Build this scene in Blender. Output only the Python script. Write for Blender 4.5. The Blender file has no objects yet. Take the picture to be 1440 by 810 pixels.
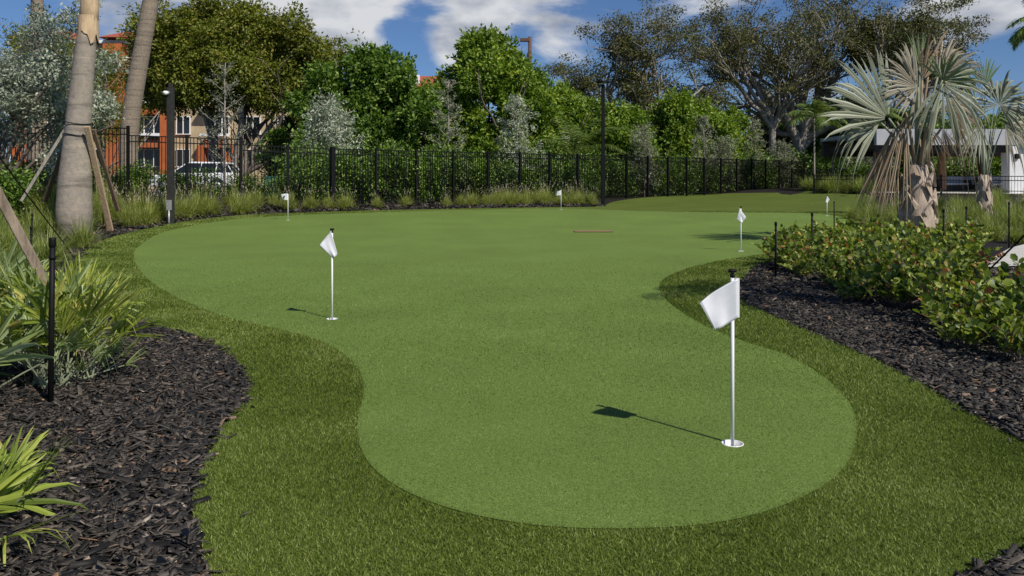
import bpy, math, random
import numpy as np
from mathutils import Vector, Matrix
from mathutils.geometry import delaunay_2d_cdt
R = math.radians; PI = math.pi
random.seed(7); rng = np.random.default_rng(7)
scene = bpy.context.scene
COL = scene.collection
H = 1.35; F = 1100.0; HY = 260.0

# ------------------------------------------------------------------ terrain
FX = [-80, -17, -13.5, -10.4, -7.3, 5.0, 22.4, 90]
FYv = [24, 26.8, 27.5, 30.0, 31.8, 42.6, 60.0, 120]
FZ = [.98, .95, .86, .62, .44, .54, .76, 1.0]
def ss(t): t = np.clip(t, 0, 1); return t*t*(3-2*t)
def g(X, Y):
    z0 = np.interp(Y, [0, 16, 18.5, 21, 26, 31, 36, 38, 45, 60, 200], [0, 0, .035, .10, .26, .32, .36, .42, .62, .78, 1.0])
    z0 = z0 + .35*ss((X-12)/6)*ss((Y-24)/10)
    fy = np.interp(X, FX, FYv); fz = np.interp(X, FX, FZ)
    w = np.interp(X, [-12, -9.5], [9.0, 2.4])
    u = ss(1-(fy-Y)/w)
    return z0*(1-u)+np.maximum(fz, z0)*u
def P(px, py, h=0.0):
    """ground point seen at a photo position"""
    Y = 10.0
    for _ in range(60):
        X = (px-720)*Y/F
        Yn = (H-h-float(g(X, Y)))*F/max(py-HY, 1)
        Y = .6*Y+.4*Yn
    X = (px-720)*Y/F
    return Vector((X, Y, float(g(X, Y))))
def wx(px, Y): return (px-720)*Y/F
def wz(py, Y): return H+(HY-py)*Y/F
def W(px, py, Y): return Vector((wx(px, Y), Y, wz(py, Y)))
def G(x, y): return Vector((x, y, float(g(x, y))))

# ------------------------------------------------------------------ helpers
def tag(o, label=None, cat=None, group=None, kind=None):
    if label: o['label'] = label
    if cat: o['category'] = cat
    if group: o['group'] = group
    if kind: o['kind'] = kind
    return o
def empty(name, loc, label, cat, group=None, rz=0):
    o = bpy.data.objects.new(name, None); COL.objects.link(o)
    o.location = loc; o.rotation_euler[2] = rz; o.empty_display_size = .2
    return tag(o, label, cat, group)
def link(name, me, mat, parent=None, smooth=False):
    o = bpy.data.objects.new(name, me); COL.objects.link(o)
    if mat and not me.materials: me.materials.append(mat)
    if parent: o.parent = parent
    if smooth: me.shade_smooth()
    return o
def copy_tree(o, parent=None):
    c = o.copy(); COL.objects.link(c); c.parent = parent
    for ch in list(o.children): copy_tree(ch, c)
    return c
def np_mesh(name, V, faces):
    me = bpy.data.meshes.new(name)
    V = np.asarray(V, dtype=np.float32)
    me.vertices.add(len(V)); me.vertices.foreach_set('co', V.ravel())
    loops = []; starts = []; tot = 0
    for f in faces:
        f = np.asarray(f); k = f.shape[1]; n = len(f)
        loops.append(f.ravel()); starts.append(tot+np.arange(n)*k); tot += n*k
    loops = np.concatenate(loops).astype(np.int32); starts = np.concatenate(starts).astype(np.int32)
    me.loops.add(len(loops)); me.loops.foreach_set('vertex_index', loops)
    me.polygons.add(len(starts)); me.polygons.foreach_set('loop_start', starts)
    me.update(calc_edges=True); me.validate()
    return me
def nrm(a): return a/np.maximum(np.linalg.norm(a, axis=1, keepdims=True), 1e-9)
def rdir(n):
    return nrm(rng.normal(size=(n, 3)))

class MB:
    def __init__(s): s.v = []; s.f = []
    def quad(s, *p):
        b = len(s.v); s.v += [tuple(q) for q in p]; s.f.append(tuple(range(b, b+len(p))))
    def hexa(s, p):
        b = len(s.v); s.v += [tuple(q) for q in p]
        for f in ((0,3,2,1),(4,5,6,7),(0,1,5,4),(1,2,6,5),(2,3,7,6),(3,0,4,7)): s.f.append(tuple(b+i for i in f))
    def box(s, x0, x1, y0, y1, z0, z1):
        s.hexa([(x0,y0,z0),(x1,y0,z0),(x1,y1,z0),(x0,y1,z0),(x0,y0,z1),(x1,y0,z1),(x1,y1,z1),(x0,y1,z1)])
    def bar(s, a, b, w, t=None, up=(0,0,1)):
        """square bar from a to b"""
        t = t or w
        a = Vector(a); b = Vector(b); d = (b-a).normalized(); u = Vector(up)
        if abs(d.dot(u)) > .98: u = Vector((0, 1, 0))
        r = d.cross(u).normalized()*w/2; u = r.cross(d).normalized()*t/2
        s.hexa([a-r-u, a+r-u, a+r+u, a-r+u, b-r-u, b+r-u, b+r+u, b-r+u])
    def tube(s, pts, rad, n=8, cap=True, wob=0):
        pts = [Vector(p) for p in pts]
        if not hasattr(rad, '__len__'): rad = [rad]*len(pts)
        rings = []; pr = None
        for i, p in enumerate(pts):
            d = (pts[min(i+1, len(pts)-1)]-pts[max(i-1, 0)])
            d = d.normalized() if d.length > 1e-7 else Vector((0,0,1))
            if pr is None: pr = Vector((1,0,0)) if abs(d.x) < .9 else Vector((0,1,0))
            r = (pr-d*pr.dot(d)).normalized(); q = d.cross(r); pr = r
            b = len(s.v)
            for k in range(n):
                a = 2*PI*k/n; rr = rad[i]*(1+(random.uniform(-wob, wob) if wob else 0))
                s.v.append(tuple(p+(r*math.cos(a)+q*math.sin(a))*rr))
            rings.append(b)
        for i in range(len(rings)-1):
            for k in range(n):
                k2 = (k+1) % n
                s.f.append((rings[i]+k, rings[i]+k2, rings[i+1]+k2, rings[i+1]+k))
        if cap:
            s.f.append(tuple(rings[0]+k for k in reversed(range(n)))); s.f.append(tuple(rings[-1]+k for k in range(n)))
    def prism(s, poly, y0, y1):
        """polygon in xz extruded along y"""
        b = len(s.v); n = len(poly)
        s.v += [(x, y0, z) for x, z in poly]+[(x, y1, z) for x, z in poly]
        s.f.append(tuple(b+i for i in range(n))); s.f.append(tuple(b+n+i for i in reversed(range(n))))
        for i in range(n):
            j = (i+1) % n; s.f.append((b+i, b+n+i, b+n+j, b+j))
    def build(s, name, mat, parent=None, smooth=False, bevel=0):
        me = bpy.data.meshes.new(name); me.from_pydata(s.v, [], s.f); me.update()
        o = link(name, me, mat, parent, smooth)
        if bevel:
            m = o.modifiers.new('bevel', 'BEVEL'); m.width = bevel; m.segments = 2; m.limit_method = 'ANGLE'
        return o

# ------------------------------------------------------------------ materials
def newmat(name):
    m = bpy.data.materials.new(name); m.use_nodes = True
    nt = m.node_tree; b = nt.nodes['Principled BSDF']
    return m, nt, b
def N(nt, t, **kw):
    n = nt.nodes.new(t)
    for k, v in kw.items():
        if k in n.inputs: n.inputs[k].default_value = v
        else: setattr(n, k, v)
    return n
def ramp(nt, stops):
    r = nt.nodes.new('ShaderNodeValToRGB'); e = r.color_ramp.elements
    while len(e) < len(stops): e.new(.5)
    for i, (p, c) in enumerate(stops): e[i].position = p; e[i].color = (*c, 1)
    return r
def plain(name, col, rough=.6, var=.12, scale=6, metal=0, bump=0, bscale=40):
    m, nt, b = newmat(name)
    tc = N(nt, 'ShaderNodeTexCoord'); n = N(nt, 'ShaderNodeTexNoise'); n.inputs['Scale'].default_value = scale; n.inputs['Detail'].default_value = 6
    nt.links.new(tc.outputs['Object'], n.inputs['Vector'])
    c0 = tuple(max(0, c*(1-var*1.6)) for c in col); c1 = tuple(min(1, c*(1+var)) for c in col)
    r = ramp(nt, [(.3, c0), (.68, c1)])
    nt.links.new(n.outputs['Fac'], r.inputs['Fac']); nt.links.new(r.outputs['Color'], b.inputs['Base Color'])
    b.inputs['Roughness'].default_value = rough; b.inputs['Metallic'].default_value = metal
    if bump:
        n2 = N(nt, 'ShaderNodeTexNoise'); n2.inputs['Scale'].default_value = bscale; n2.inputs['Detail'].default_value = 5
        nt.links.new(tc.outputs['Object'], n2.inputs['Vector'])
        bp = N(nt, 'ShaderNodeBump'); bp.inputs['Strength'].default_value = bump; bp.inputs['Distance'].default_value = .02
        nt.links.new(n2.outputs['Fac'], bp.inputs['Height']); nt.links.new(bp.outputs['Normal'], b.inputs['Normal'])
    return m
def leafmat(name, stops, rough=.5, trans=.25, spec=.4):
    m, nt, b = newmat(name)
    gi = N(nt, 'ShaderNodeNewGeometry'); r = ramp(nt, stops)
    tc = N(nt, 'ShaderNodeTexCoord'); n = N(nt, 'ShaderNodeTexNoise'); n.inputs['Scale'].default_value = .9
    nt.links.new(tc.outputs['Object'], n.inputs['Vector'])
    mx = N(nt, 'ShaderNodeMath', operation='MULTIPLY_ADD'); mx.inputs[1].default_value = .95
    ml = N(nt, 'ShaderNodeMath', operation='MULTIPLY_ADD'); ml.inputs[1].default_value = 1.0; ml.inputs[2].default_value = -.47
    nt.links.new(n.outputs['Fac'], ml.inputs[0])
    nt.links.new(gi.outputs['Random Per Island'], mx.inputs[0]); nt.links.new(ml.outputs[0], mx.inputs[2])
    nt.links.new(mx.outputs[0], r.inputs['Fac'])
    nt.links.new(r.outputs['Color'], b.inputs['Base Color']); b.inputs['Roughness'].default_value = rough
    b.inputs['Specular IOR Level'].default_value = spec
    t = N(nt, 'ShaderNodeBsdfTranslucent'); hs = N(nt, 'ShaderNodeHueSaturation'); hs.inputs['Value'].default_value = 1.4; hs.inputs['Saturation'].default_value = 1.1
    nt.links.new(r.outputs['Color'], hs.inputs['Color']); nt.links.new(hs.outputs['Color'], t.inputs['Color'])
    ms = N(nt, 'ShaderNodeMixShader'); ms.inputs[0].default_value = trans
    nt.links.new(b.outputs[0], ms.inputs[1]); nt.links.new(t.outputs[0], ms.inputs[2])
    nt.links.new(ms.outputs[0], nt.nodes['Material Output'].inputs['Surface'])
    return m
def turfmat(name, dark, mid, light, s1, s2, bump, patch=.12):
    m, nt, b = newmat(name)
    tc = N(nt, 'ShaderNodeTexCoord')
    def noi(s, d, rgh=.6):
        n = N(nt, 'ShaderNodeTexNoise'); n.inputs['Scale'].default_value = s; n.inputs['Detail'].default_value = d; n.inputs['Roughness'].default_value = rgh
        nt.links.new(tc.outputs['Object'], n.inputs['Vector']); return n
    a = noi(s1, 3, .75); c = noi(s2, 3, .7); p = noi(.55, 4)
    ad = N(nt, 'ShaderNodeMath', operation='ADD'); nt.links.new(a.outputs['Fac'], ad.inputs[0]); nt.links.new(c.outputs['Fac'], ad.inputs[1])
    sc = N(nt, 'ShaderNodeMath', operation='MULTIPLY'); sc.inputs[1].default_value = .5; nt.links.new(ad.outputs[0], sc.inputs[0])
    r = ramp(nt, [(.34, dark), (.5, mid), (.64, light)]); nt.links.new(sc.outputs[0], r.inputs['Fac'])
    pr = N(nt, 'ShaderNodeMapRange'); pr.inputs['From Min'].default_value = .3; pr.inputs['From Max'].default_value = .7
    pr.inputs['To Min'].default_value = 1-patch; pr.inputs['To Max'].default_value = 1+patch; nt.links.new(p.outputs['Fac'], pr.inputs['Value'])
    mu = N(nt, 'ShaderNodeVectorMath', operation='SCALE'); nt.links.new(r.outputs['Color'], mu.inputs[0]); nt.links.new(pr.outputs[0], mu.inputs['Scale'])
    nt.links.new(mu.outputs[0], b.inputs['Base Color'])
    bp = N(nt, 'ShaderNodeBump'); bp.inputs['Strength'].default_value = bump; bp.inputs['Distance'].default_value = .008
    nt.links.new(sc.outputs[0], bp.inputs['Height']); nt.links.new(bp.outputs['Normal'], b.inputs['Normal'])
    b.inputs['Roughness'].default_value = .75; b.inputs['Specular IOR Level'].default_value = .15
    return m
def barkmat(name, col, ring=0, scale=9, var=.4):
    m, nt, b = newmat(name)
    tc = N(nt, 'ShaderNodeTexCoord'); mp = N(nt, 'ShaderNodeMapping'); mp.inputs['Scale'].default_value = (1, 1, .25) if not ring else (1, 1, 1)
    nt.links.new(tc.outputs['Object'], mp.inputs['Vector'])
    n = N(nt, 'ShaderNodeTexNoise'); n.inputs['Scale'].default_value = scale; n.inputs['Detail'].default_value = 8; n.inputs['Roughness'].default_value = .7
    nt.links.new(mp.outputs[0], n.inputs['Vector'])
    r = ramp(nt, [(.3, tuple(c*(1-var) for c in col)), (.7, tuple(min(1, c*(1+var)) for c in col))])
    nt.links.new(n.outputs['Fac'], r.inputs['Fac'])
    out = r.outputs['Color']; hgt = n.outputs['Fac']
    if ring:
        m2 = N(nt, 'ShaderNodeMapping'); m2.inputs['Scale'].default_value = (.25, .25, ring); nt.links.new(tc.outputs['Object'], m2.inputs['Vector'])
        wv = N(nt, 'ShaderNodeTexNoise'); wv.inputs['Scale'].default_value = 2.4; wv.inputs['Detail'].default_value = 5; wv.inputs['Roughness'].default_value = .65
        nt.links.new(m2.outputs[0], wv.inputs['Vector'])
        rr = ramp(nt, [(.36, (.62,.60,.58)), (.46, (.95,.95,.95)), (.56, (1.0,.98,.95)), (.66, (1.3,1.25,1.18))]); nt.links.new(wv.outputs['Fac'], rr.inputs['Fac'])
        mx = N(nt, 'ShaderNodeMix'); mx.data_type = 'RGBA'; mx.blend_type = 'MULTIPLY'; mx.inputs[0].default_value = 1
        nt.links.new(out, mx.inputs[6]); nt.links.new(rr.outputs[0], mx.inputs[7]); out = mx.outputs[2]
    nt.links.new(out, b.inputs['Base Color']); b.inputs['Roughness'].default_value = .85
    bp = N(nt, 'ShaderNodeBump'); bp.inputs['Strength'].default_value = .6; bp.inputs['Distance'].default_value = .03
    nt.links.new(hgt, bp.inputs['Height']); nt.links.new(bp.outputs['Normal'], b.inputs['Normal'])
    return m
def islandmat(name, stops, rough=.8):
    m, nt, b = newmat(name)
    gi = N(nt, 'ShaderNodeNewGeometry'); r = ramp(nt, stops)
    nt.links.new(gi.outputs['Random Per Island'], r.inputs['Fac'])
    tc = N(nt, 'ShaderNodeTexCoord'); mp = N(nt, 'ShaderNodeTexNoise'); mp.inputs['Scale'].default_value = 60; mp.inputs['Detail'].default_value = 4
    nt.links.new(tc.outputs['Object'], mp.inputs['Vector'])
    rr = ramp(nt, [(.3, (.55,.55,.55)), (.7, (1,1,1))]); nt.links.new(mp.outputs['Fac'], rr.inputs['Fac'])
    mx = N(nt, 'ShaderNodeMix'); mx.data_type = 'RGBA'; mx.blend_type = 'MULTIPLY'; mx.inputs[0].default_value = 1
    nt.links.new(r.outputs[0], mx.inputs[6]); nt.links.new(rr.outputs[0], mx.inputs[7])
    nt.links.new(mx.outputs[2], b.inputs['Base Color']); b.inputs['Roughness'].default_value = rough
    return m

M = {}
M['green'] = turfmat('putting_turf', (.060,.100,.018), (.136,.206,.042), (.26,.345,.095), 110, 260, .8, .10)
M['fringe'] = turfmat('fringe_turf', (.040,.058,.009), (.095,.130,.020), (.17,.215,.045), 60, 170, .9, .14)
M['blade'] = leafmat('turf_blade', [(0, (.032,.056,.008)), (.4, (.112,.165,.024)), (.8, (.215,.28,.052)), (1, (.38,.43,.155))], .55, .3, .2)
M['gblade'] = leafmat('putting_pile', [(0, (.060,.100,.018)), (.45, (.135,.205,.042)), (.8, (.20,.28,.065)), (1, (.36,.44,.16))], .6, .2, .2)
M['mulchg'] = turfmat('mulch_bed', (.005,.0045,.004), (.018,.015,.013), (.05,.042,.037), 25, 80, 1, .2)
M['chip'] = islandmat('mulch_chip', [(0, (.007,.0065,.006)), (.3, (.024,.020,.017)), (.6, (.062,.052,.043)), (.85, (.125,.105,.085)), (.96, (.17,.135,.105)), (.988, (.30,.17,.09)), (1, (.45,.40,.33))], .7)
M['asphalt'] = plain('asphalt', (.055,.055,.058), .9, .2, 3)
M['soil'] = turfmat('soil_ground', (.02,.018,.012), (.045,.045,.02), (.09,.09,.035), 6, 30, .8, .3)
M['black'] = plain('black_metal', (.0045,.0045,.005), .55, .2, 20)
M['blackmatte'] = plain('black_plastic', (.006,.006,.0065), .6, .2, 20)
M['bronze'] = plain('dark_bronze_paint', (.04,.038,.037), .45, .15, 8)
M['brownmetal'] = plain('brown_paint', (.12,.065,.045), .5, .15, 8)
M['galv'] = plain('galvanised_steel', (.42,.43,.44), .45, .15, 15, .5)
M['white'] = plain('white_paint', (.88,.88,.87), .4, .04, 10)
M['flag'] = plain('flag_nylon', (.68,.69,.73), .6, .03, 30)
M['cup'] = plain('cup_plastic', (.8,.8,.8), .4, .05, 60)
M['wood'] = barkmat('weathered_lumber', (.27,.24,.20), 0, 30, .45)
M['woodb'] = barkmat('brown_weathered_lumber', (.26,.20,.145), 0, 26, .5)
M['woodp'] = barkmat('new_lumber', (.46,.33,.21), 0, 30, .35)
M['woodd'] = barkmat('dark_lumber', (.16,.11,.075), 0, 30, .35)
M['bark'] = barkmat('grey_bark', (.30,.265,.225), 0, 9, .4)
M['barkd'] = barkmat('brown_bark', (.15,.12,.095), 0, 9, .4)
M['palmbark'] = barkmat('ringed_palm_bark', (.30,.26,.215), 2.2, 9, .22)
M['palmbark2'] = barkmat('rough_palm_bark', (.25,.205,.155), 5.0, 20, .45)
M['crownshaft'] = barkmat('peeling_sheath', (.50,.36,.22), 0, 5, .45)
M['boots'] = barkmat('palm_boots', (.40,.32,.25), 0, 14, .5)
M['concrete'] = plain('concrete', (.55,.53,.49), .85, .1, 5, bump=.2)
M['cream'] = plain('cream_stucco', (.47,.37,.23), .85, .08, 2)
M['orange'] = plain('orange_stucco', (.47,.125,.035), .85, .10, 2)
M['stucco'] = plain('white_stucco', (.74,.74,.74), .8, .05, 2)
M['redroof'] = plain('red_tile', (.40,.095,.05), .8, .25, 8)
M['glass'] = plain('window_glass', (.018,.022,.026), .08, .2, 1)
M['carpaint'] = plain('white_car_paint', (.80,.81,.83), .22, .02, 2)
M['cardark'] = plain('dark_blue_car_paint', (.02,.028,.05), .25, .1, 2)
M['rubber'] = plain('tyre_rubber', (.015,.015,.015), .8, .1, 20)
M['teal'] = plain('teal_paint', (.02,.13,.12), .6, .1, 5)
M['wicker'] = plain('dark_wicker', (.03,.028,.03), .7, .3, 50)
M['cushion'] = plain('pale_cushion', (.62,.63,.66), .8, .05, 10)
M['beam'] = plain('dark_timber', (.06,.045,.035), .7, .2, 10)
M['timber'] = barkmat('warm_timber', (.34,.19,.10), 0, 10, .3)
for k_ in ('black','blackmatte','bronze'): M[k_].node_tree.nodes['Principled BSDF'].inputs['Specular IOR Level'].default_value = .2
M['stuccoshade'] = plain('shaded_white_stucco', (.40,.41,.43), .8, .05, 2)  # white stucco greyed: shade on the pavilion fascia and roof put into the colour
# foliage
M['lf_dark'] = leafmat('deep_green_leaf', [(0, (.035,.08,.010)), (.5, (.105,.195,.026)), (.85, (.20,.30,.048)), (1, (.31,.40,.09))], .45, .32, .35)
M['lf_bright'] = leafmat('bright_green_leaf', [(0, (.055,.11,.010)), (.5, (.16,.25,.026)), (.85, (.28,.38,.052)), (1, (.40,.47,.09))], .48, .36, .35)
M['lf_olive'] = leafmat('olive_leaf', [(0, (.065,.085,.009)), (.5, (.16,.19,.023)), (.85, (.26,.29,.044)), (1, (.34,.28,.07))], .5, .32, .3)
M['lf_sparse'] = leafmat('dull_olive_leaf', [(0, (.045,.052,.014)), (.5, (.11,.12,.033)), (.85, (.18,.18,.055)), (1, (.26,.21,.10))], .5, .25, .3)
M['lf_silver'] = leafmat('silver_leaf', [(0, (.16,.20,.12)), (.5, (.34,.38,.27)), (1, (.58,.61,.48))], .5, .2, .5)
M['lf_wispy'] = leafmat('grey_green_leaf', [(0, (.13,.145,.08)), (.5, (.23,.25,.16)), (1, (.36,.38,.26))], .55, .2, .4)
M['lf_coco'] = leafmat('glossy_shrub_leaf', [(0, (.05,.09,.013)), (.45, (.17,.235,.033)), (.70, (.31,.38,.06)), (.83, (.48,.52,.14)), (.88, (.40,.17,.07)), (1, (.24,.06,.035))], .42, .34, .4)
M['lf_hedge'] = leafmat('hedge_leaf', [(0, (.032,.068,.010)), (.5, (.105,.19,.024)), (.8, (.21,.32,.05)), (1, (.36,.46,.11))], .42, .32, .4)
M['fan'] = leafmat('fan_palm_leaf', [(0, (.12,.17,.025)), (.45, (.26,.34,.045)), (.8, (.42,.48,.09)), (1, (.55,.47,.16))], .42, .35, .4)
M['fansilver'] = leafmat('silvery_fan_leaf', [(0, (.15,.21,.06)), (.5, (.27,.35,.12)), (1, (.44,.52,.26))], .42, .3, .4)
M['bis'] = leafmat('blue_grey_palm_leaf', [(0, (.17,.19,.12)), (.5, (.28,.30,.205)), (1, (.46,.47,.35))], .5, .18, .4)
M['bisgreen'] = leafmat('green_palm_leaf', [(0, (.10,.16,.05)), (.5, (.17,.25,.10)), (1, (.28,.34,.19))], .5, .2, .4)
M['bispale'] = leafmat('pale_dry_palm_leaf', [(0, (.22,.19,.13)), (.5, (.33,.30,.22)), (1, (.48,.44,.35))], .6, .15, .3)
M['bisdead'] = leafmat('dead_palm_leaf', [(0, (.20,.14,.085)), (.5, (.33,.245,.155)), (1, (.50,.40,.28))], .7, .15, .3)
M['petiole'] = plain('palm_stalk', (.24,.27,.17), .5, .2, 6)
M['frond'] = leafmat('palm_frond_leaf', [(0, (.06,.10,.018)), (.5, (.13,.20,.04)), (1, (.27,.32,.09))], .4, .3, .4)
M['tuft'] = leafmat('tuft_blade', [(0, (.15,.18,.035)), (.5, (.31,.36,.08)), (.8, (.44,.48,.14)), (1, (.56,.50,.30))], .55, .35, .3)
M['plume'] = leafmat('seed_plume', [(0, (.42,.34,.24)), (1, (.62,.55,.42))], .7, .3, .2)
M['tallgrass'] = leafmat('tall_grass_blade', [(0, (.12,.16,.032)), (.5, (.26,.32,.07)), (.85, (.40,.44,.14)), (1, (.52,.50,.26))], .5, .35, .3)

# ------------------------------------------------------------------ turf outlines
def catmull(pts, n=6):
    out = []; m = len(pts)
    for i in range(m):
        p0, p1, p2, p3 = [np.array(pts[(i+k) % m], float) for k in (-1, 0, 1, 2)]
        for k in range(n):
            t = k/n
            out.append(.5*((2*p1)+(-p0+p2)*t+(2*p0-5*p1+4*p2-p3)*t*t+(-p0+3*p1-3*p2+p3)*t**3))
    return out
GREEN_PX = [(330,309),(270,318),(225,329),(195,347),(188,362),(196,381),(218,402),(262,426),(320,448),(400,467),(450,481),(489,505),(508,530),(511,556),(504,585),(502,610),(510,640),(532,668),(572,695),(640,721),(720,738),(800,746),(900,747),(1000,740),(1080,722),(1150,691),(1190,656),(1204,620),(1203,590),(1188,560),(1150,526),(1100,499),(1050,483),(992,460),(947,432),(928,410),(932,395),(960,381),(1010,368),(1080,357),(1120,347),(1180,330),(1195,312),(1150,301),(1000,299),(900,297),(789,293.5),(680,295),(600,297),(480,300.5),(400,304)]
FR_PX = [(840,290.5),(760,291.5),(620,294),(500,296.5),(420,299.5),(340,303),(270,310),(205,322),(150,336),(120,352),(108,372),(118,400),(145,430),(195,454),(268,474),(312,495),(337,520),(347,541),(338,570),(311,602),(291,640),(278,670),(270,705),(274,740),(287,780),(300,830),(330,900),(600,1250),(900,1300),(1150,1000),(1290,880),(1355,815),(1382,799),(1410,785),(1445,770),(1530,745),(1640,720),(1600,672),(1440,622),(1380,592),(1320,556),(1250,517),(1180,486),(1130,464),(1080,442),(1046,425),(1038,405),(1062,378),(1095,362),(1150,345),(1205,322),(1222,300),(1228,284),(1225,274.5),(1130,271.2),(1040,271.8),(960,274.5),(900,278.5),(862,284)]
green_w = [P(*p) for p in catmull(GREEN_PX, 5)]
fr_w = [P(*p) for p in catmull(FR_PX, 5)]
GP = np.array([(p.x, p.y) for p in green_w]); FP = np.array([(p.x, p.y) for p in fr_w])
def inside(poly, x, y):
    x = np.asarray(x, float); y = np.asarray(y, float); c = np.zeros(x.shape, bool)
    n = len(poly); j = n-1
    for i in range(n):
        xi, yi = poly[i]; xj, yj = poly[j]
        if yi != yj:
            c ^= ((yi > y) != (yj > y)) & (x < (xj-xi)*(y-yi)/(yj-yi)+xi)
        j = i
    return c
CUPS = [P(1030, 627), P(467, 450), P(405, 310), P(789, 295.2), P(1042, 354), P(1163, 304)]
HOLE_R = .056
def sheet(name, poly, off, mat, step, holes=()):
    pts = [Vector((p[0], p[1])) for p in poly]; n = len(pts)
    edges = [(i, (i+1) % n) for i in range(n)]
    for hx, hy in holes:
        b = len(pts); pts += [Vector((hx+HOLE_R*math.cos(a*PI/10), hy+HOLE_R*math.sin(a*PI/10))) for a in range(20)]
        edges += [(b+i, b+(i+1) % 20) for i in range(20)]
    x0, y0 = poly.min(0); x1, y1 = poly.max(0)
    gy = []; y = y0
    while y < y1: gy.append(y); y += step*max(1, y/14)
    for y in gy:
        xs = np.arange(x0, x1, step*max(1, y/14)*1.3)+random.uniform(0, .1)
        ins = inside(poly, xs, np.full(len(xs), y))
        for x, k in zip(xs, ins):
            if k and all((x-a)**2+(y-b)**2 > .02 for a, b in holes): pts.append(Vector((float(x), float(y))))
    v, e, f, *_ = delaunay_2d_cdt(pts, edges, [], 0, 1e-5)
    vv = np.array([(p.x, p.y) for p in v]); f = np.array([t for t in f if len(t) == 3])
    c = vv[f].mean(1); keep = inside(poly, c[:,0], c[:,1])
    for hx, hy in holes: keep &= (c[:,0]-hx)**2+(c[:,1]-hy)**2 > (HOLE_R*.99)**2
    f = f[keep]
    # make all faces look up
    a, b_, d = vv[f[:,0]], vv[f[:,1]], vv[f[:,2]]
    cr = (b_[:,0]-a[:,0])*(d[:,1]-a[:,1])-(b_[:,1]-a[:,1])*(d[:,0]-a[:,0])
    f[cr < 0] = f[cr < 0][:, ::-1]
    z = g(vv[:,0], vv[:,1])+off
    me = np_mesh(name, np.column_stack([vv, z]), [f])
    o = link(name, me, mat, None, True); tag(o, kind='structure'); return o
holes = [(c.x, c.y) for c in CUPS]
o = sheet('fringe_turf', FP, .008, M['fringe'], .5, holes)
o = sheet('putting_green', GP, .0125, M['green'], .45, holes)

# base ground sheet
gx = np.unique(np.concatenate([np.arange(-14, 14, .3), np.arange(-40, 60, 1.5), np.array([-400,-250,-150,-90,-60,80,110,160,250,400])]))
gyv = np.unique(np.concatenate([np.arange(-4, 16, .3), np.arange(16, 66, .7), np.array([-200,-80,-30,-12,70,80,95,120,170,250,400,700])]))
XX, YY = np.meshgrid(gx, gyv); ZZ = g(XX, YY)
for c in CUPS: ZZ = np.where((XX-c.x)**2+(YY-c.y)**2 < .45**2, ZZ-.2, ZZ)
nx, ny = len(gx), len(gyv)
idx = np.arange(nx*ny).reshape(ny, nx)
fq = np.stack([idx[:-1,:-1], idx[:-1,1:], idx[1:,1:], idx[1:,:-1]], -1).reshape(-1, 4)
o = link('ground', np_mesh('ground', np.stack([XX, YY, ZZ], -1).reshape(-1, 3), [fq]), M['mulchg'], None, True); tag(o, kind='structure')
# beyond the fence: car park asphalt at left, leaf litter elsewhere
def strip(name, poly, off, mat, step=3):
    return sheet(name, np.array(poly, float), off, mat, step)
strip('parking_lot', [(-90,33),(-16,33.5),(-9,36),(-9,62),(-12,66),(-90,66)], .02, M['asphalt'])
strip('woodland_floor', [(-8.5,35.5),(5,47),(22,64),(60,90),(60,160),(-60,160),(-60,70),(-8.5,66)], .02, M['soil'], 6)
pp = [P(*q) for q in ((1380,381),(1398,365),(1420,352),(1450,344),(1560,330),(1700,322),(1700,362),(1560,372),(1440,377))]
tag(strip('concrete_path', [(p.x, p.y) for p in pp], .05, M['concrete'], 1), kind='structure')

# turf blades (real pile on the fringe and the putting green)
def blades(name, mat, polyin, polyout, dens, hgt, wid, ymax, y0=2.2, near=4.0, lean=.5, fade=None):
    xs = []; ys = []; sc = []
    y = y0
    while y < ymax:
        dy = .1*max(1, y/6); s = max(1, y/near)
        xa, xb = -.75*y-.1, .75*y+.1
        n = rng.poisson(dens/s**2*(xb-xa)*dy)
        x = rng.uniform(xa, xb, n); yy = rng.uniform(y, y+dy, n)
        k = inside(polyin, x, yy)
        if fade: k &= rng.uniform(size=n) > (yy-fade)/(ymax-fade)
        if polyout is not None: k &= ~inside(polyout, x+rng.normal(0, .010, n), yy+rng.normal(0, .012, n))
        for cx, cy in holes: k &= (x-cx)**2+(yy-cy)**2 > (HOLE_R+.006)**2
        xs.append(x[k]); ys.append(yy[k]); sc.append(np.full(k.sum(), s)); y += dy
    x = np.concatenate(xs); y = np.concatenate(ys); s = np.concatenate(sc); n = len(x)
    z = g(x, y)+(.007 if polyout is not None else .0105)
    a = rng.uniform(0, 2*PI, n); w = wid*s*rng.uniform(.6, 1.3, n)*.5
    h = hgt*rng.uniform(.6, 1.15, n)*np.minimum(s, 1.6); la = rng.uniform(0, 2*PI, n); ll = h*rng.uniform(0, lean, n)
    b = np.stack([x, y, z], -1); sd = np.stack([np.cos(a)*w, np.sin(a)*w, 0*a], -1)
    tip = b+np.stack([np.cos(la)*ll, np.sin(la)*ll, h], -1)
    V = np.stack([b-sd, b+sd, tip], 1).reshape(-1, 3)
    o = link(name, np_mesh(name, V, [np.arange(3*n).reshape(-1, 3)]), mat)
    return o
o = blades('fringe_grass_blades', M['blade'], FP, GP, 32000, .015, .0044, 30, lean=1.4)
tag(o, 'longer dark green synthetic grass pile of the fringe', 'grass', kind='stuff')
o = blades('putting_grass_blades', M['gblade'], GP, None, 15000, .008, .0038, 15, lean=1.8, fade=5)
tag(o, 'short lighter green synthetic pile of the putting green', 'grass', kind='stuff')

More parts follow.
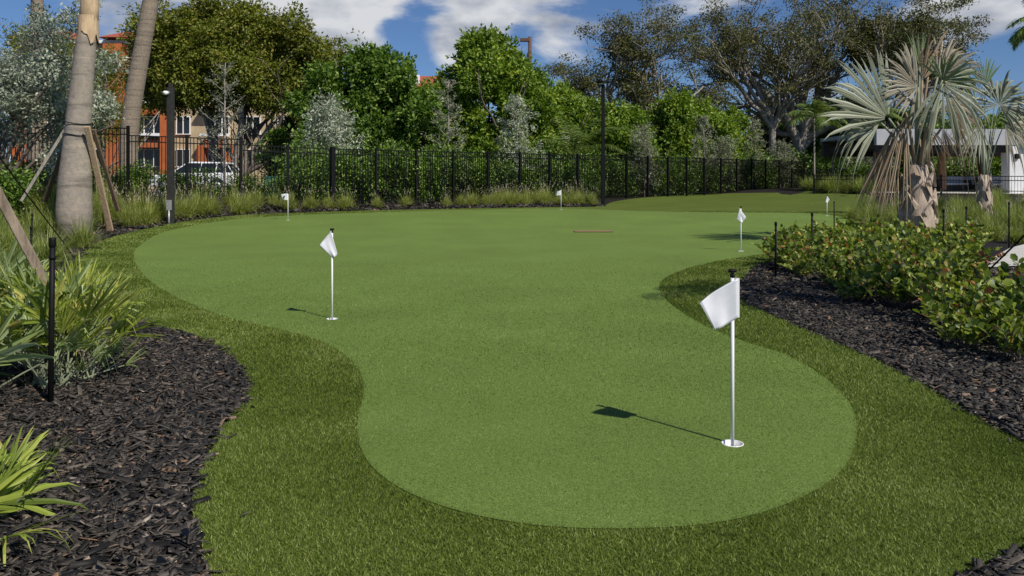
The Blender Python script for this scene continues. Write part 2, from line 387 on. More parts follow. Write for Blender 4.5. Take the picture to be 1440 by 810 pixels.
# mulch chips
def chips(n_per, region, size=1.0, thin=8.0):
    x0, x1, y0, y1 = region
    n = int(n_per*(x1-x0)*(y1-y0)); x = rng.uniform(x0, x1, n); y = rng.uniform(y0, y1, n)
    k = (~inside(FP, x+np.where(rng.uniform(size=n) < .10, rng.normal(0, .07, n), rng.normal(0, .012, n)), y)) & (np.abs(x) < .70*y+.4) & (rng.uniform(size=n) < np.minimum(1, (thin/y)**1.5))
    return np.stack([x[k], y[k]], -1)
c = np.concatenate([chips(4300, (-7, 0, 2.3, 9), thin=5), chips(3400, (1.2, 9, 2.3, 13), thin=6), chips(900, (-14, -5, 9, 27), thin=12), chips(300, (-13, 5, 24, 36), thin=40)])
n = len(c)
L = np.exp(rng.normal(math.log(.043), .6, n)); Wd = np.clip(L*rng.uniform(.14, .5, n), .003, .028); T = rng.uniform(.0015, .005, n)
L = np.minimum(L, .17); far = np.maximum(1, c[:,1]/7); L *= far; Wd *= far
yaw = rng.normal(0, 1.1, n)+rng.choice([0, PI], n); pit = rng.normal(0, .28, n); rol = rng.normal(0, .45, n)
z = g(c[:,0], c[:,1])+rng.uniform(.0, .022, n)+.006
ctr = np.stack([c[:,0], c[:,1], z], -1)
d = np.stack([np.cos(yaw)*np.cos(pit), np.sin(yaw)*np.cos(pit), np.sin(pit)], -1)
s_ = nrm(np.cross(d, np.tile([0,0,1.], (n,1)))); u_ = np.cross(s_, d)
s2 = s_*np.cos(rol)[:,None]+u_*np.sin(rol)[:,None]; u2 = np.cross(s2, d)
V = []
for sz in (-1, 1):
    for sx, sy in ((-1,-1),(1,-1),(1,1),(-1,1)):
        jit = rng.uniform(.55, 1, (n,1))
        V.append(ctr+d*(L/2)[:,None]*sx*rng.uniform(.75,1,(n,1))+s2*(Wd/2)[:,None]*sy*jit+u2*(T/2)[:,None]*sz)
V = np.stack(V, 1).reshape(-1, 3); b = np.arange(n)[:,None]*8
fc = np.concatenate([b+np.array(q) for q in ((0,3,2,1),(4,5,6,7),(0,1,5,4),(1,2,6,5),(2,3,7,6),(3,0,4,7))])
o = link('mulch', np_mesh('mulch', V, [fc]), M['chip']); tag(o, 'dark brown shredded wood mulch covering the planting beds', 'mulch', kind='stuff')

# ------------------------------------------------------------------ leaf and plant generators
def leaf_me(name, Pt, D, Nn, L, Wd, shape='diamond', fold=.18):
    n = len(Pt); D = nrm(D); S = nrm(np.cross(D, Nn)); Nn = np.cross(S, D)
    L = L[:,None]; Wd = Wd[:,None]
    if shape == 'diamond':
        V = np.stack([Pt, Pt+D*L*.45+S*Wd/2+Nn*Wd*fold, Pt+D*L, Pt+D*L*.45-S*Wd/2+Nn*Wd*fold], 1)
        b = np.arange(n)[:,None]*4; f = [np.concatenate([b+np.array([0,1,2]), b+np.array([0,2,3])])]
    else:
        V = np.stack([Pt, Pt+D*L*.28+S*Wd*.42+Nn*Wd*fold, Pt+D*L*.72+S*Wd*.45+Nn*Wd*fold, Pt+D*L, Pt+D*L*.72-S*Wd*.45+Nn*Wd*fold, Pt+D*L*.28-S*Wd*.42+Nn*Wd*fold], 1)
        b = np.arange(n)[:,None]*6; f = [np.concatenate([b+np.array([0,1,2,3]), b+np.array([0,3,4,5])])]
    return np_mesh(name, V.reshape(-1, 3), f)
def crown_cloud(lobes, per, leaf, out=.7, aspect=.5, shell=.55):
    """leaf positions over a set of lobes (x,y,z,r)"""
    P_, D_, N_, L_ = [], [], [], []
    for (x, y, z, r) in lobes:
        n = int(per*r*r); u = rdir(n); rr = r*(shell+(1-shell)*rng.uniform(0, 1, n)**.6)*(1+.28*np.sin(u[:,0]*6+x*3)+.28*np.sin(u[:,2]*7+y*3)*np.sin(u[:,1]*5+z))
        p = np.array([x, y, z])+u*rr[:,None]*np.array([1, 1, .8])
        P_.append(p); D_.append(nrm(u*out+rdir(n)*.8+np.array([0,0,-.15]))); N_.append(nrm(u*.6+rdir(n)*.7+np.array([0,0,.35]))); L_.append(leaf*rng.uniform(.6, 1.35, n))
    return np.concatenate(P_), np.concatenate(D_), np.concatenate(N_), np.concatenate(L_)
def grow(mb, p, d, L, r, lev, tips, kids=(3,4), spread=.7, up=.15, wig=.16, ratio=.68, seg=4, minr=.012, nseg=None):
    pts = [Vector(p)]; rad = [r]; d = Vector(d).normalized()
    for i in range(seg):
        d = (d+Vector((random.gauss(0, wig), random.gauss(0, wig), random.gauss(0, wig)+up*.3))).normalized()
        pts.append(pts[-1]+d*L/seg); rad.append(max(minr, r*(1-(i+1)/seg*.42)))
    mb.tube(pts, rad, max(4, 9-2*(3-lev) if lev < 4 else 9) if nseg is None else nseg, cap=False)
    if lev <= 0:
        tips.append((pts[-1], d)); tips.append((pts[len(pts)//2], d)); return
    for k in range(random.randint(*kids)):
        t = random.choice(range(1, seg+1)) if k else seg
        a = Vector((random.gauss(0, 1), random.gauss(0, 1), random.gauss(0, .6)))
        a = (a-d*a.dot(d)).normalized()
        nd = (d+a*spread*random.uniform(.6, 1.3)+Vector((0,0,up))).normalized()
        grow(mb, pts[t], nd, L*ratio*random.uniform(.8, 1.15), max(minr, rad[t]*.68), lev-1, tips, kids, spread, up, wig, ratio, seg, minr, nseg)

def dense_tree(px, ytop, wpx, Y, label, mat, zlow=0.0, seed=1, nl=60, leaf=.22, per=900, lr=(.10,.17), cone=.0, group=None, aspect=.5, trunk=True, cat='tree', name='broadleaf_tree', shape='diamond', depth=.8, sprig=5):
    random.seed(seed); global rng; rng = np.random.default_rng(seed)
    x = wx(px, Y); b = G(x, Y); top = wz(ytop, Y)-b.z; w = wpx*Y/F
    root = empty(name, b, label, cat, group)
    lobes = []
    h0 = zlow; hh = top-h0
    for i in range(nl):
        t = (i+.5)/nl; a = i*2.399+random.uniform(-.4, .4)
        zz = h0+hh*(.08+.84*t)
        env = math.sin(PI*min(1, max(0, (.12+.86*t)))**.8)**.42*(1-cone*t)*(1+.22*math.sin(a*2+seed)+.14*math.sin(a*3+t*9+seed*2))
        rr = w*random.uniform(*lr); rad = max(0, (w/2*env-rr*.8))*random.uniform(.25, 1.25)**.5
        lobes.append((math.cos(a)*rad, math.sin(a)*rad*depth, min(zz, top*(1-.16*random.random()**1.5)-rr*.8), rr))
    for q_ in range(int(nl*.3)):
        x_, y_, z_, r_ = random.choice(lobes); u = rdir(1)[0]; u[2] = abs(u[2])*.7
        lobes.append((x_+u[0]*r_*1.0, y_+u[1]*r_, min(z_+u[2]*r_*.9, top-.2), r_*random.uniform(.3,.5)))
    p, d, n_, l = crown_cloud(lobes, per, leaf, shell=.4)
    SP, SD = [], []
    for (x_, y_, z_, r_) in lobes:
        for q_ in range(sprig):
            u = rdir(1)[0]; u[2] = abs(u[2])*.8+.1; L_ = r_*random.uniform(.3,.85); t = np.linspace(0, 1, 9)[:,None]
            b_ = np.array([x_, y_, z_])+u*r_*.85; SP.append(b_+u*L_*t+rng.normal(0, leaf*.25, (9,3))); SD.append(u+rdir(9)*.9)
    if SP:
        sp = np.concatenate(SP); sd = np.concatenate(SD); m_ = len(sp)
        p = np.concatenate([p, sp]); d = np.concatenate([d, nrm(sd)]); n_ = np.concatenate([n_, rdir(m_)+np.array([0,-.2,.5])]); l = np.concatenate([l, leaf*rng.uniform(.6,1.2,m_)])
    p[:,2] = np.maximum(p[:,2], .05)
    link('crown', leaf_me('crown', p, d, n_, l, l*aspect, shape), mat, root)
    if trunk:
        mb = MB(); tips = []
        tr = max(.05, w*.018)
        for k in range(3 if zlow < 1 else 4):
            a = k*2.1+seed; grow(mb, (math.cos(a)*tr, math.sin(a)*tr, -.1), (math.cos(a)*.35, math.sin(a)*.35, 1), top*.42, tr*1.4, 2, tips, (2,3), .6, .2, .12, .66)
        mb.build('trunk', M['barkd'] if mat is not M['lf_olive'] else M['bark'], root, True)
    return root

def sparse_tree(px, Y, trunk_r, hfork, forks, label, mat, seed, leafn=45, leaf=.16, lev=3, Ls=5, clump=.75, dirs=None, lm=1.25, ls=1.1, kids=(3,4), spread=.75, bark='bark', wob=.15, sub=0):
    random.seed(seed); global rng; rng = np.random.default_rng(seed)
    b = G(wx(px, Y), Y); root = empty('broadleaf_tree', b, label, 'tree')
    mb = MB(); tips = []
    pts = [Vector((0,0,-.2))]; d = Vector((random.uniform(-.1,.1), 0, 1)); rads = [trunk_r*1.25]
    for i in range(5):
        pts.append(pts[-1]+d*hfork/5); d = (d+Vector((random.gauss(0,.06), random.gauss(0,.06), .1))).normalized(); rads.append(trunk_r*(1-.07*i))
    mb.tube(pts, rads, 11, False)
    for i in range(forks):
        if dirs: dx, dz, LL = dirs[i % len(dirs)]; dd = Vector((dx, random.uniform(-.4,.4), dz))
        else: a = i*2.4+random.random(); dd = Vector((math.cos(a)*.8, math.sin(a)*.8, random.uniform(.7, 1.3))); LL = Ls
        grow(mb, pts[-1] if i % 2 == 0 else pts[-2], dd, LL, trunk_r*.62, lev, tips, kids, spread, .12, wob, .68, 5, .018)
    mb.build('trunk', M[bark], root, True)
    P_, D_, N_ = [], [], []
    for t, d in tips:
        if random.random() < .12: continue
        n = int(leafn*lm*random.uniform(.2, 1.8)); u = rdir(n)*rng.uniform(.1, 1, (n,1))**.5*clump*np.array([1,1,.55])
        P_.append(np.array(t)+u); D_.append(rdir(n)+np.array([0,0,-.2])); N_.append(rdir(n)+np.array([0,0,.6]))
    p = np.concatenate(P_); l = leaf*ls*rng.uniform(.6, 1.3, len(p))
    link('crown', leaf_me('crown', p, np.concatenate(D_), np.concatenate(N_), l, l*.5), mat, root)
    return root

def blade_me(name, base, dirs, L, wid, droop, nseg=3):
    """arching blades: numpy; base (n,3), dirs (n,3)"""
    n = len(base); up = np.tile([0,0,1.], (n,1)); D = nrm(dirs); S = nrm(np.cross(D, up+rdir(n)*.05)); rows = []
    for k in range(nseg+1):
        t = k/nseg
        c = base+D*(L*t)[:,None]; c[:,2] -= droop*L*t*t
        w = wid*(1-t*.0 if k == 0 else (1.15-t) if t < 1 else 0)
        rows.append((c-S*(w/2)[:,None], c+S*(w/2)[:,None]) if k < nseg else (c,))
    V = np.stack([q for r in rows for q in r], 1); m = V.shape[1]
    b = np.arange(n)[:,None]*m; q = []
    for k in range(nseg-1): q.append(b+np.array([2*k, 2*k+1, 2*k+3, 2*k+2]))
    return np_mesh(name, V.reshape(-1,3), [np.concatenate(q), b+np.array([2*(nseg-1), 2*nseg-1, 2*nseg])])

# ------------------------------------------------------------------ fan palms
def fan(mb, hub, fwd, nor, Rl, half=110, n=26, join=.58, droop=.25, wscale=1.0, jit=.06, split=0, pleat=.12):
    hub = Vector(hub); f = Vector(fwd).normalized(); nn = Vector(nor); nn = (nn-f*nn.dot(f)).normalized(); s = f.cross(nn)
    da = 2*R(half)/n
    for k in range(n):
        a = -R(half)+da*(k+.5)+random.gauss(0, jit)*da*2.4
        L = Rl*(.78+.22*math.cos(a*.6))*random.uniform(.88, 1.06)
        d = f*math.cos(a)+s*math.sin(a)
        lat = -f*math.sin(a)+s*math.cos(a)
        dr = droop*random.choice([.3,.6,.9,1.2,1.5,2.4])
        w1 = join*L*math.tan(da/2)*1.04*wscale
        rows = []
        for t, w in ((.06, w1*.12), (join, w1), (.5+join/2, w1*.72), (.86, w1*.38)):
            c = hub+d*L*t+Vector((0,0,-1))*dr*L*max(0, t-join*.6)**2*2.2
            ww = w; tw = random.gauss(0, .12) if t > join else 0
            lt = (lat+nn*tw).normalized()
            rows.append((c-lt*ww, c+nn*ww*pleat*5, c+lt*ww))
        tip = hub+d*L+Vector((0,0,-1))*dr*L*(1-join*.6)**2*2.2*1.25+nn*random.gauss(0, .03)*L
        b = len(mb.v)
        for r_ in rows: mb.v += [tuple(q) for q in r_]
        mb.v.append(tuple(tip)); nr = len(rows)
        for i in range(nr-1):
            for j in (0, 1): mb.f.append((b+3*i+j, b+3*i+j+1, b+3*i+4+j, b+3*i+3+j))
        mb.f.append((b+3*nr-3, b+3*nr-2, b+3*nr)); mb.f.append((b+3*nr-2, b+3*nr-1, b+3*nr))
def curve(a, b, sag=0.0, n=6, out=(0,0,0)):
    a = Vector(a); b = Vector(b); o_ = Vector(out)
    return [a.lerp(b, t/n)+(Vector((0,0,1))*sag+o_)*math.sin(PI*t/n) for t in range(n+1)]

def palmetto(px, py, label, nleaf, Rl, stalk, seed, mats, tilt=(.35, 1.1), group='fan palm clumps in the left mulch bed', pos=None, aim=None):
    random.seed(seed)
    b = pos or P(px, py); root = empty('fan_palm_clump', b, label, 'palm', group)
    for i in range(nleaf):
        a = random.uniform(0, 2*PI) if aim is None else random.gauss(aim, .8)
        el = random.uniform(*tilt); L = stalk*random.uniform(.55, 1.15)
        d = Vector((math.cos(a)*math.cos(el), math.sin(a)*math.cos(el), math.sin(el)))
        hub = Vector((random.gauss(0,.06), random.gauss(0,.06), 0))+d*L
        mb = MB(); mb.tube(curve((hub-d*L), hub, .03*L, 4), [.007,.006,.005,.0045,.004], 5)
        pet = mb.build('stalk', M['petiole'], root)
        mb = MB(); side = Vector((-math.sin(a), math.cos(a), 0)); nor = side.cross(d)*-1+Vector((random.gauss(0,.3), random.gauss(0,.3), .3))
        fan(mb, hub, d+Vector((random.gauss(0,.15),random.gauss(0,.15),.35)), nor, Rl*random.uniform(.75, 1.2), random.uniform(38, 75), random.randint(9, 14), .22, random.choice([.02,.06,.22]), 1.75, .3, pleat=.07)
        mb.build('leaf', M[random.choice(mats)], root)
    return root
palmetto(95, 548, 'large clump of narrow green fan leaves behind the tall black riser', 46, .36, .60, 3, ['fan','fan','fansilver'], (.6, 1.45), pos=G(-3.08, 5.2))
palmetto(150, 540, 'small fan palm clump around the foot of the thick grey brace', 20, .28, .30, 4, ['fan','fansilver'], (.3, 1.4), pos=G(-2.93, 5.38))
palmetto(35, 500, 'fan palm clump rising behind the large clump at the left edge', 30, .42, .62, 5, ['fan','fansilver'], (.5, 1.4), pos=G(-4.2, 6.3))
palmetto(130, 470, 'yellow-green spiky clump at the turf side of the fan palms', 30, .36, .46, 6, ['fan'], (.6, 1.4), pos=G(-3.14, 5.45))
palmetto(-60, 560, 'silvery fan palm reaching in from the left edge beside the riser', 26, .46, .5, 8, ['fansilver'], (.3, 1.2), pos=G(-3.38, 4.75))
palmetto(-10, 790, 'bright green fan palm in the bottom left corner', 24, .34, .26, 11, ['fan'], (.1, 1.1), pos=G(-2.12, 2.95))

# ------------------------------------------------------------------ bismarck palms
def boots(root, r, h, n, seed):
    random.seed(seed); mb = MB(); mb.tube([(0,0,-.15),(0,0,h*.3),(0,0,h*.7),(0,0,h)], [r*.86, r*.84, r*.72, r*.5], 14, wob=.03)
    mb.build('trunk', M['boots'], root, True)
    mb = MB()
    for i in range(n):
        t = (i+.5)/n; a = i*2.4; z = h*t
        for sgn in (-1, 1):
            aa = a; c = Vector((math.cos(aa), math.sin(aa), 0)); s = Vector((-math.sin(aa), math.cos(aa), 0))*sgn
            rr = r*(.92-.22*t)
            p0 = c*rr*.90+s*rr*.62+Vector((0,0,z-.10)); p1 = c*rr*1.02+s*rr*.25+Vector((0,0,z+.06)); p2 = c*rr*1.10+s*rr*.02+Vector((0,0,z+.18)); p3 = c*rr*1.06+s*rr*.55+Vector((0,0,z-.20))
            k = c*.04
            mb.hexa([p0-k, p3-k, p2-k*.4, p1-k, p0+k*.6, p3+k*.6, p2+k*.5, p1+k*.6])
    mb.build('leaf_boots', M['boots'], root, False, .008)
def bismarck(px, ytr, Y, r, label, leaves, seed, nb=22, htr=None):
    random.seed(seed)
    b = G(wx(px, Y), Y); root = empty('fan_palm', b, label, 'palm')
    top = Vector((0, 0, wz(ytr, Y)-b.z))
    boots(root, r, top.z, nb, seed)
    for (hx, hy, dy, fx, fz, nx_, nz_, Rl, half, mat, droop, n) in leaves:
        hub = W(hx, hy, Y)-b; hub.y = dy
        mb = MB(); a = top+Vector(((hub.x)*.12, dy*.1, -.12))
        dead = mat in ('bisdead',)
        mb.tube(curve(a, hub, .10*(hub-a).length, 7), [r*.16, r*.12, r*.10, r*.085, r*.075, r*.07, r*.06, r*.05], 7)
        mb.build('stalk', M['bisdead'] if dead else M['petiole'], root, True)
        mb = MB(); fan(mb, hub, (fx, dy*.25, fz), (nx_, -1, nz_), Rl, half, n, (.58 if mat != 'bisgreen' else .5) if not dead else .38, droop, 1.0 if not dead else 1.1, .30 if not dead else .5, pleat=.12 if not dead else .25)
        mb.build('dead_leaf' if dead else 'leaf', M[mat], root)
    return root
bismarck(1290, 232, 17, .41, 'large fan palm with ragged silver and dead tan leaves in the right bed', [
    (1242,168,-.25,-.66,.70,.25,.2,1.75,56,'bis',.10,22),
    (1236,172,-.05,-1,-.1,.3,.35,1.05,48,'bis',.5,15),
    (1284,124,-.2,-.95,.15,.15,.1,.85,72,'bispale',.10,20),
    (1284,116,-.1,-.55,.9,.15,.1,1.0,34,'bispale',.10,12),
    (1302,112,.15,.42,1,.3,-.1,1.55,34,'bisdead',.35,18),
    (1316,100,.3,.85,.60,.2,.4,1.45,36,'bisdead',.45,18),
    (1322,108,.1,.62,.85,-.2,.4,1.2,40,'bispale',.5,18),
    (1308,122,-.5,.45,-.5,-.1,.35,1.15,92,'bis',.35,26),
    (1303,118,-.62,.1,.2,0,.2,.7,75,'bisgreen',.05,17),
    (1330,148,.1,.9,-.35,.2,.5,.95,60,'bisdead',.55,18),
    (1338,135,.3,.95,.1,.1,.5,.85,55,'bispale',.6,16),
    (1264,160,-.3,-.22,-1,-.3,.1,2.2,13,'bisdead',.04,12),
    (1258,172,-.1,-.30,-1,-.3,.1,2.0,15,'bisdead',.05,12),
    (1262,180,.1,-.34,-1,-.3,.1,1.8,14,'bisdead',.05,14),
    (1292,178,-.4,.15,-1,.1,.1,.95,26,'bisdead',.1,14),
    (1318,180,-.2,.3,-1,.1,.1,.9,22,'bisdead',.1,12),
    (1300,92,.2,-.05,1,.1,.1,.8,18,'bisgreen',.02,9)], 21)
bismarck(1384, 246, 26, .25, 'smaller silver-green fan palm with tall stalks near the white pillar', [
    (1392,150,-.5,.1,.35,.05,.25,1.35,130,'bis',.35,36),
    (1376,140,.2,-.7,.45,.1,.3,1.2,70,'bisgreen',.4,20),
    (1408,140,.3,.75,.4,.1,.3,1.35,90,'bis',.45,28),
    (1405,175,-.3,.7,-.5,.1,.3,1.2,60,'bispale',.5,20),
    (1372,178,-.3,-.7,-.35,.1,.3,1.15,80,'bis',.4,26),
    (1388,120,.1,-.1,1,.05,.2,1.1,45,'bisgreen',.1,18),
    (1418,165,.5,.9,.05,.1,.4,1.2,70,'bisgreen',.5,22)], 22, 14)

# ------------------------------------------------------------------ feather palms
def frond(root, a, el, L, nleaf, ll, bend, mat='frond', z0=0.0, lw=.03):
    dh = Vector((math.cos(a), math.sin(a), 0)); pts = []; p = Vector((0,0,z0)); e = el
    for i in range(9):
        pts.append(p.copy()); p = p+(dh*math.cos(e)+Vector((0,0,1))*math.sin(e))*L/8; e -= bend/8
    mb = MB(); mb.tube(pts, [.03*(1-i/9.5) for i in range(9)], 5)
    side = Vector((-math.sin(a), math.cos(a), 0))
    for k in range(nleaf):
        t = .16+.84*(k+.5)/nleaf; i = min(7, int(t*8)); q = pts[i].lerp(pts[i+1], t*8-i) if i < 8 else pts[-1]
        tan = (pts[i+1]-pts[i]).normalized(); l = ll*(math.sin(PI*min(.97, t*.85+.12))**.6)
        for sg in (-1, 1):
            d = (side*sg*.8+tan*.55+Vector((0,0,random.gauss(-.08,.12)))).normalized()
            w = tan*lw; m1 = q+d*l*.5-Vector((0,0,.05*l)); tp = q+d*l-Vector((0,0,.28*l))
            b = len(mb.v); mb.v += [tuple(q-w*.4), tuple(q+w*.4), tuple(m1+w*.5), tuple(m1-w*.5), tuple(tp)]
            mb.f += [(b,b+1,b+2,b+3),(b+3,b+2,b+4)]
    return mb.build('frond', M[mat], root)
def feather_palm(base, h, r, nf, L, label, seed, ll=.4, bark='palmbark2', el=(.1, 1.25), nleaf=26, group=None, bend=1.4, mat='frond', lw=.03):
    random.seed(seed); root = empty('feather_palm', base, label, 'palm', group)
    mb = MB(); mb.tube([(0,0,-.2),(0,0,h*.3),(0,0,h*.7),(0,0,h)], [r*1.25, r, r*.92, r*.8], 10); mb.build('trunk', M[bark], root, True)
    for i in range(nf): frond(root, i*2.4+random.uniform(-.3,.3), random.uniform(*el), L*random.uniform(.8,1.1), nleaf, ll, bend, mat, h, lw)
    return root
def sm_palm(px, ybase, ytop, Y, label, seed, nf=11, L=1.7, **k):
    k.setdefault('bark', 'bark')
    b = G(wx(px, Y), Y); feather_palm(b, wz(ytop, Y)-b.z, .065, nf, L, label, seed, **k)
sm_palm(1145, 262, 166, 52, 'slim young palm with a feathery crown on the far grass strip', 31, 16, 2.3, ll=.75, lw=.06)
sm_palm(1171, 258, 205, 53, 'short drooping palm right of the slim young palm', 32, 12, 1.7, el=(-.4, .9), ll=.7, lw=.06)
sm_palm(1230, 262, 165, 46, 'slender palm trunk rising beside the end of the pavilion roof', 33, 12, 1.8, ll=.6, lw=.05)
sm_palm(806, 255, 222, 45.5, 'areca-like palm with yellow-green fronds left of the black light pole', 34, 14, 3.6, ll=.8, el=(.6,1.5), lw=.05)
sm_palm(1482, 255, 30, 44, 'dark feathery palm at the top right corner', 35, 22, 2.8, ll=.9, el=(-.9,1.3), mat='lf_hedge', lw=.09, nleaf=34)

# off-frame palms whose braces, straps and shade reach into view
feather_palm(G(-4.05, 4.65), 4.6, .15, 12, 2.0, 'braced palm just outside the left edge', 41, ll=.5)
feather_palm(G(6.0, 6.5), 4.2, .14, 11, 1.8, 'palm just outside the right edge held by a strap', 42, ll=.45)

# big ringed palm at left, with braces
def ringed(px, Y, prof, label, mat, name='palm_trunk_tree', crown=True, shaft=None):
    b = G(wx(px, Y), Y); root = empty(name, b, label, 'palm')
    pts = []; rad = []
    prof = [(W(x, y, Y)-b, w*Y/F/2) for x, y, w in prof]
    for i in range(len(prof)-1):
        for k in range(6): t = k/6; pts.append(prof[i][0].lerp(prof[i+1][0], t)); rad.append(prof[i][1]*(1-t)+prof[i+1][1]*t)
    pts.append(prof[-1][0]); rad.append(prof[-1][1]); pts[0].z = -.2
    mb = MB(); mb.tube(pts, rad, 20); mb.build('trunk', M[mat], root, True)
    return root, pts, rad, b
T1Y = 20.0
root, pts, rad, b = ringed(104, T1Y, [(104,302,47),(105,262,44),(108,200,35),(113,140,31),(120,70,27),(124,38,24)], 'stout grey ringed palm trunk held by four timber braces', 'palmbark', 'royal_palm')
mb = MB(); q = [W(124,42,T1Y)-b, W(126,10,T1Y)-b, W(127,-40,T1Y)-b, W(128,-120,T1Y)-b]; mb.tube(q, [.235,.215,.18,.12], 14); mb.build('crownshaft', M['crownshaft'], root, True)
random.seed(5); mb = MB(); m_ = 22; lo_ = [random.uniform(.05,.42) for _ in range(m_)]
for k in range(m_):
    a0 = 2*PI*k/m_; a1 = 2*PI*(k+1)/m_; l0, l1 = lo_[k], lo_[(k+1) % m_]
    f_ = lambda a, r_, z_: q[0]+Vector((math.cos(a)*r_, math.sin(a)*r_, z_))
    mb.quad(f_(a0,.252,-l0), f_(a1,.252,-l1), f_(a1,.238,.35), f_(a0,.238,.35))
mb.build('loose_sheath', M['crownshaft'], root)
random.seed(8)
for i in range(11): frond(root, i*2.4, random.uniform(.2,1.2), 2.6, 30, .55, 1.3, 'frond', (W(128,-120,T1Y)-b).z)
def brace(name, a, b_, w, mat, label, t=None, group=None):
    a = Vector(a); b_ = Vector(b_); root = empty(name, (b_.x, b_.y, b_.z), label, 'brace', group)
    mb = MB(); mb.bar(a-b_, (0,0,0), w, t); mb.build('timber', M[mat], root, False, .006)
    nb = MB(); d = (a-b_).normalized(); top = a-b_-d*.12
    nb.tube([top+Vector((0,-w*.52,0)), top+Vector((0,-w*.60,0))], .012, 6); nb.build('nail', M['galv'], root)
    return root
gb = 'timber braces around the ringed palm'
brace('timber_brace', W(93,180,T1Y-.1), W(30,283,T1Y-.5), .13, 'wood', 'grey weathered brace leaning from the left of the ringed palm', .07, gb)
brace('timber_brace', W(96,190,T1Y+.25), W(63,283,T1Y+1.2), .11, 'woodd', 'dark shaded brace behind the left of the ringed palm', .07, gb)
brace('timber_brace', W(122,178,T1Y-.35), P(156,326), .14, 'woodp', 'tan brace leaning from the ringed palm down to the mulch edge', .07, gb)
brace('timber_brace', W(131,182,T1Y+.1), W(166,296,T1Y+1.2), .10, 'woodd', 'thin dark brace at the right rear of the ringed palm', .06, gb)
def loop_strap(Y, px, py, r, label, parent):
    mb = MB(); c = W(px, py, Y)-parent.location
    mb.tube([c+Vector((math.cos(a)*r, math.sin(a)*r, .03*math.sin(a*2))) for a in [k*2*PI/20 for k in range(21)]], .012, 5, False)
    return mb.build('strap', M['blackmatte'], parent)
for yy in (174, 190): loop_strap(T1Y, 109.5, yy, .335, '', root)
# near braces at the left edge
brace('timber_brace', (-3.78, 4.9, 2.35), G(-2.93, 5.5), .13, 'woodb', 'thick grey timber brace leaning in at the left edge above the fan palms', .06)
brace('timber_brace', (-3.9, 4.6, 1.9), G(-2.545, 3.86), .07, 'concrete', 'pale end of a brace standing in the mulch at the left edge', .05)
def strap(a, b_, label, r=.009):
    a = Vector(a); b_ = Vector(b_); o_ = MB(); o_.tube([(0,0,0), (a-b_)/2-Vector((0,0,.02)), a-b_], r, 6); o = o_.build('guy_strap', M['blackmatte']); o.location = b_
    return tag(o, label, 'strap')
strap((-4.0, 4.9, 2.6), P(105, 362), 'black guy strap slanting down over the left grass')
strap((6.0, 6.6, 2.6), P(1378, 392), 'black guy strap slanting down at the right edge', .012)

# two palm trunks behind the fence
r2, _, _, b2 = ringed(182, 32, [(182,266,25),(180,205,25),(186,150,24),(196,90,23),(207,30,22),(216,-25,20),(222,-80,18)], 'slender leaning brown palm trunk behind the fence', 'palmbark2', 'tall_palm')
random.seed(4)
for i in range(12): frond(r2, i*2.4, random.uniform(.1,1.2), 3, 28, .6, 1.5, 'frond', (W(222,-80,32)-b2).z).location.x = (W(222,-80,32)-b2).x
r2, _, _, b2 = ringed(50, 31, [(50,262,18),(50,180,18),(51,90,17),(52,20,16),(53,-60,15)], 'straight palm trunk half hidden by the silver tree', 'palmbark2', 'tall_palm')
for i in range(12): frond(r2, i*2.4, random.uniform(.1,1.2), 3, 28, .6, 1.5, 'frond', (W(53,-60,31)-b2).z)

# ------------------------------------------------------------------ silver tree top left
random.seed(12); rng = np.random.default_rng(12)
YS = 23.0; b = G(wx(-10, YS), YS); root = empty('silver_buttonwood', b, 'silver-leaved tree filling the top left corner', 'tree')
mb = MB(); tips = []
for (tx, ty, L0) in ((-60,40,3), (20,60,3), (60,20,3), (110,90,3), (30,140,2.4), (150,120,2.6), (80,150,2.4), (-40,140,2.4), (160,175,2.2), (10,190,2.0)):
    a = Vector((0,0,.3)); t = W(tx, ty, YS)-b+Vector((0, random.uniform(-.9,.9), 0)); m1 = a.lerp(t, .5)+Vector((-.3,0,.3))
    mb.tube([a, a.lerp(m1,.5), m1, m1.lerp(t,.5), t], [.09,.07,.05,.035,.02], 6, False)
    for k in range(4): grow(mb, m1.lerp(t, .25+.25*k), (random.gauss(0,1), random.gauss(0,.6), random.gauss(.3,.6)), .8, .02, 1, tips, (3,4), .9, .1, .2, .7, 3, .006)
mb.build('trunk', M['barkd'], root, True)
P_, D_, N_ = [], [], []
for t, d in tips:
    n = random.randint(50, 110); u = rdir(n)*rng.uniform(.1,1,(n,1))**.5*.42
    P_.append(np.array(t)+u); D_.append(rdir(n)+np.array([0,0,.4])); N_.append(rdir(n)+np.array([0,-.3,.4]))
p = np.concatenate(P_); l = .125*rng.uniform(.6,1.3,len(p))
link('crown', leaf_me('crown', p, np.concatenate(D_), np.concatenate(N_), l, l*.42), M['lf_silver'], root)

# ------------------------------------------------------------------ trees beyond the fence
TB = 'trees beyond the fence'
dense_tree(325, 2, 245, 50, 'broad olive-green tree with a rounded crown behind the car', M['lf_olive'], 5.2, 1, 90, .22, 1100, (.07,.14), group=TB)
sparse_tree(342, 49, .22, 1.2, 5, 'grey many-stemmed tree under the broad olive crown', M['lf_olive'], 71, 10, .15, 2, 4.2, .5, [(-.6,1,4.5),(-.2,1.2,4.5),(.3,1.2,4.5),(.8,1,5),(1.3,.8,5)], bark='barkd')
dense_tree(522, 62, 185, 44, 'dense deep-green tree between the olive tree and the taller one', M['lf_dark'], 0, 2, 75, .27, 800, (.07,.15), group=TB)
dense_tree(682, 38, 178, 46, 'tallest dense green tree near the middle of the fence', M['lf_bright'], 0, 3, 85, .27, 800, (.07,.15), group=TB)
dense_tree(610, 118, 90, 50, 'lower dark green tree in the dip between the two dense trees', M['lf_dark'], 0, 4, 30, .26, 700, (.10,.2), group=TB)
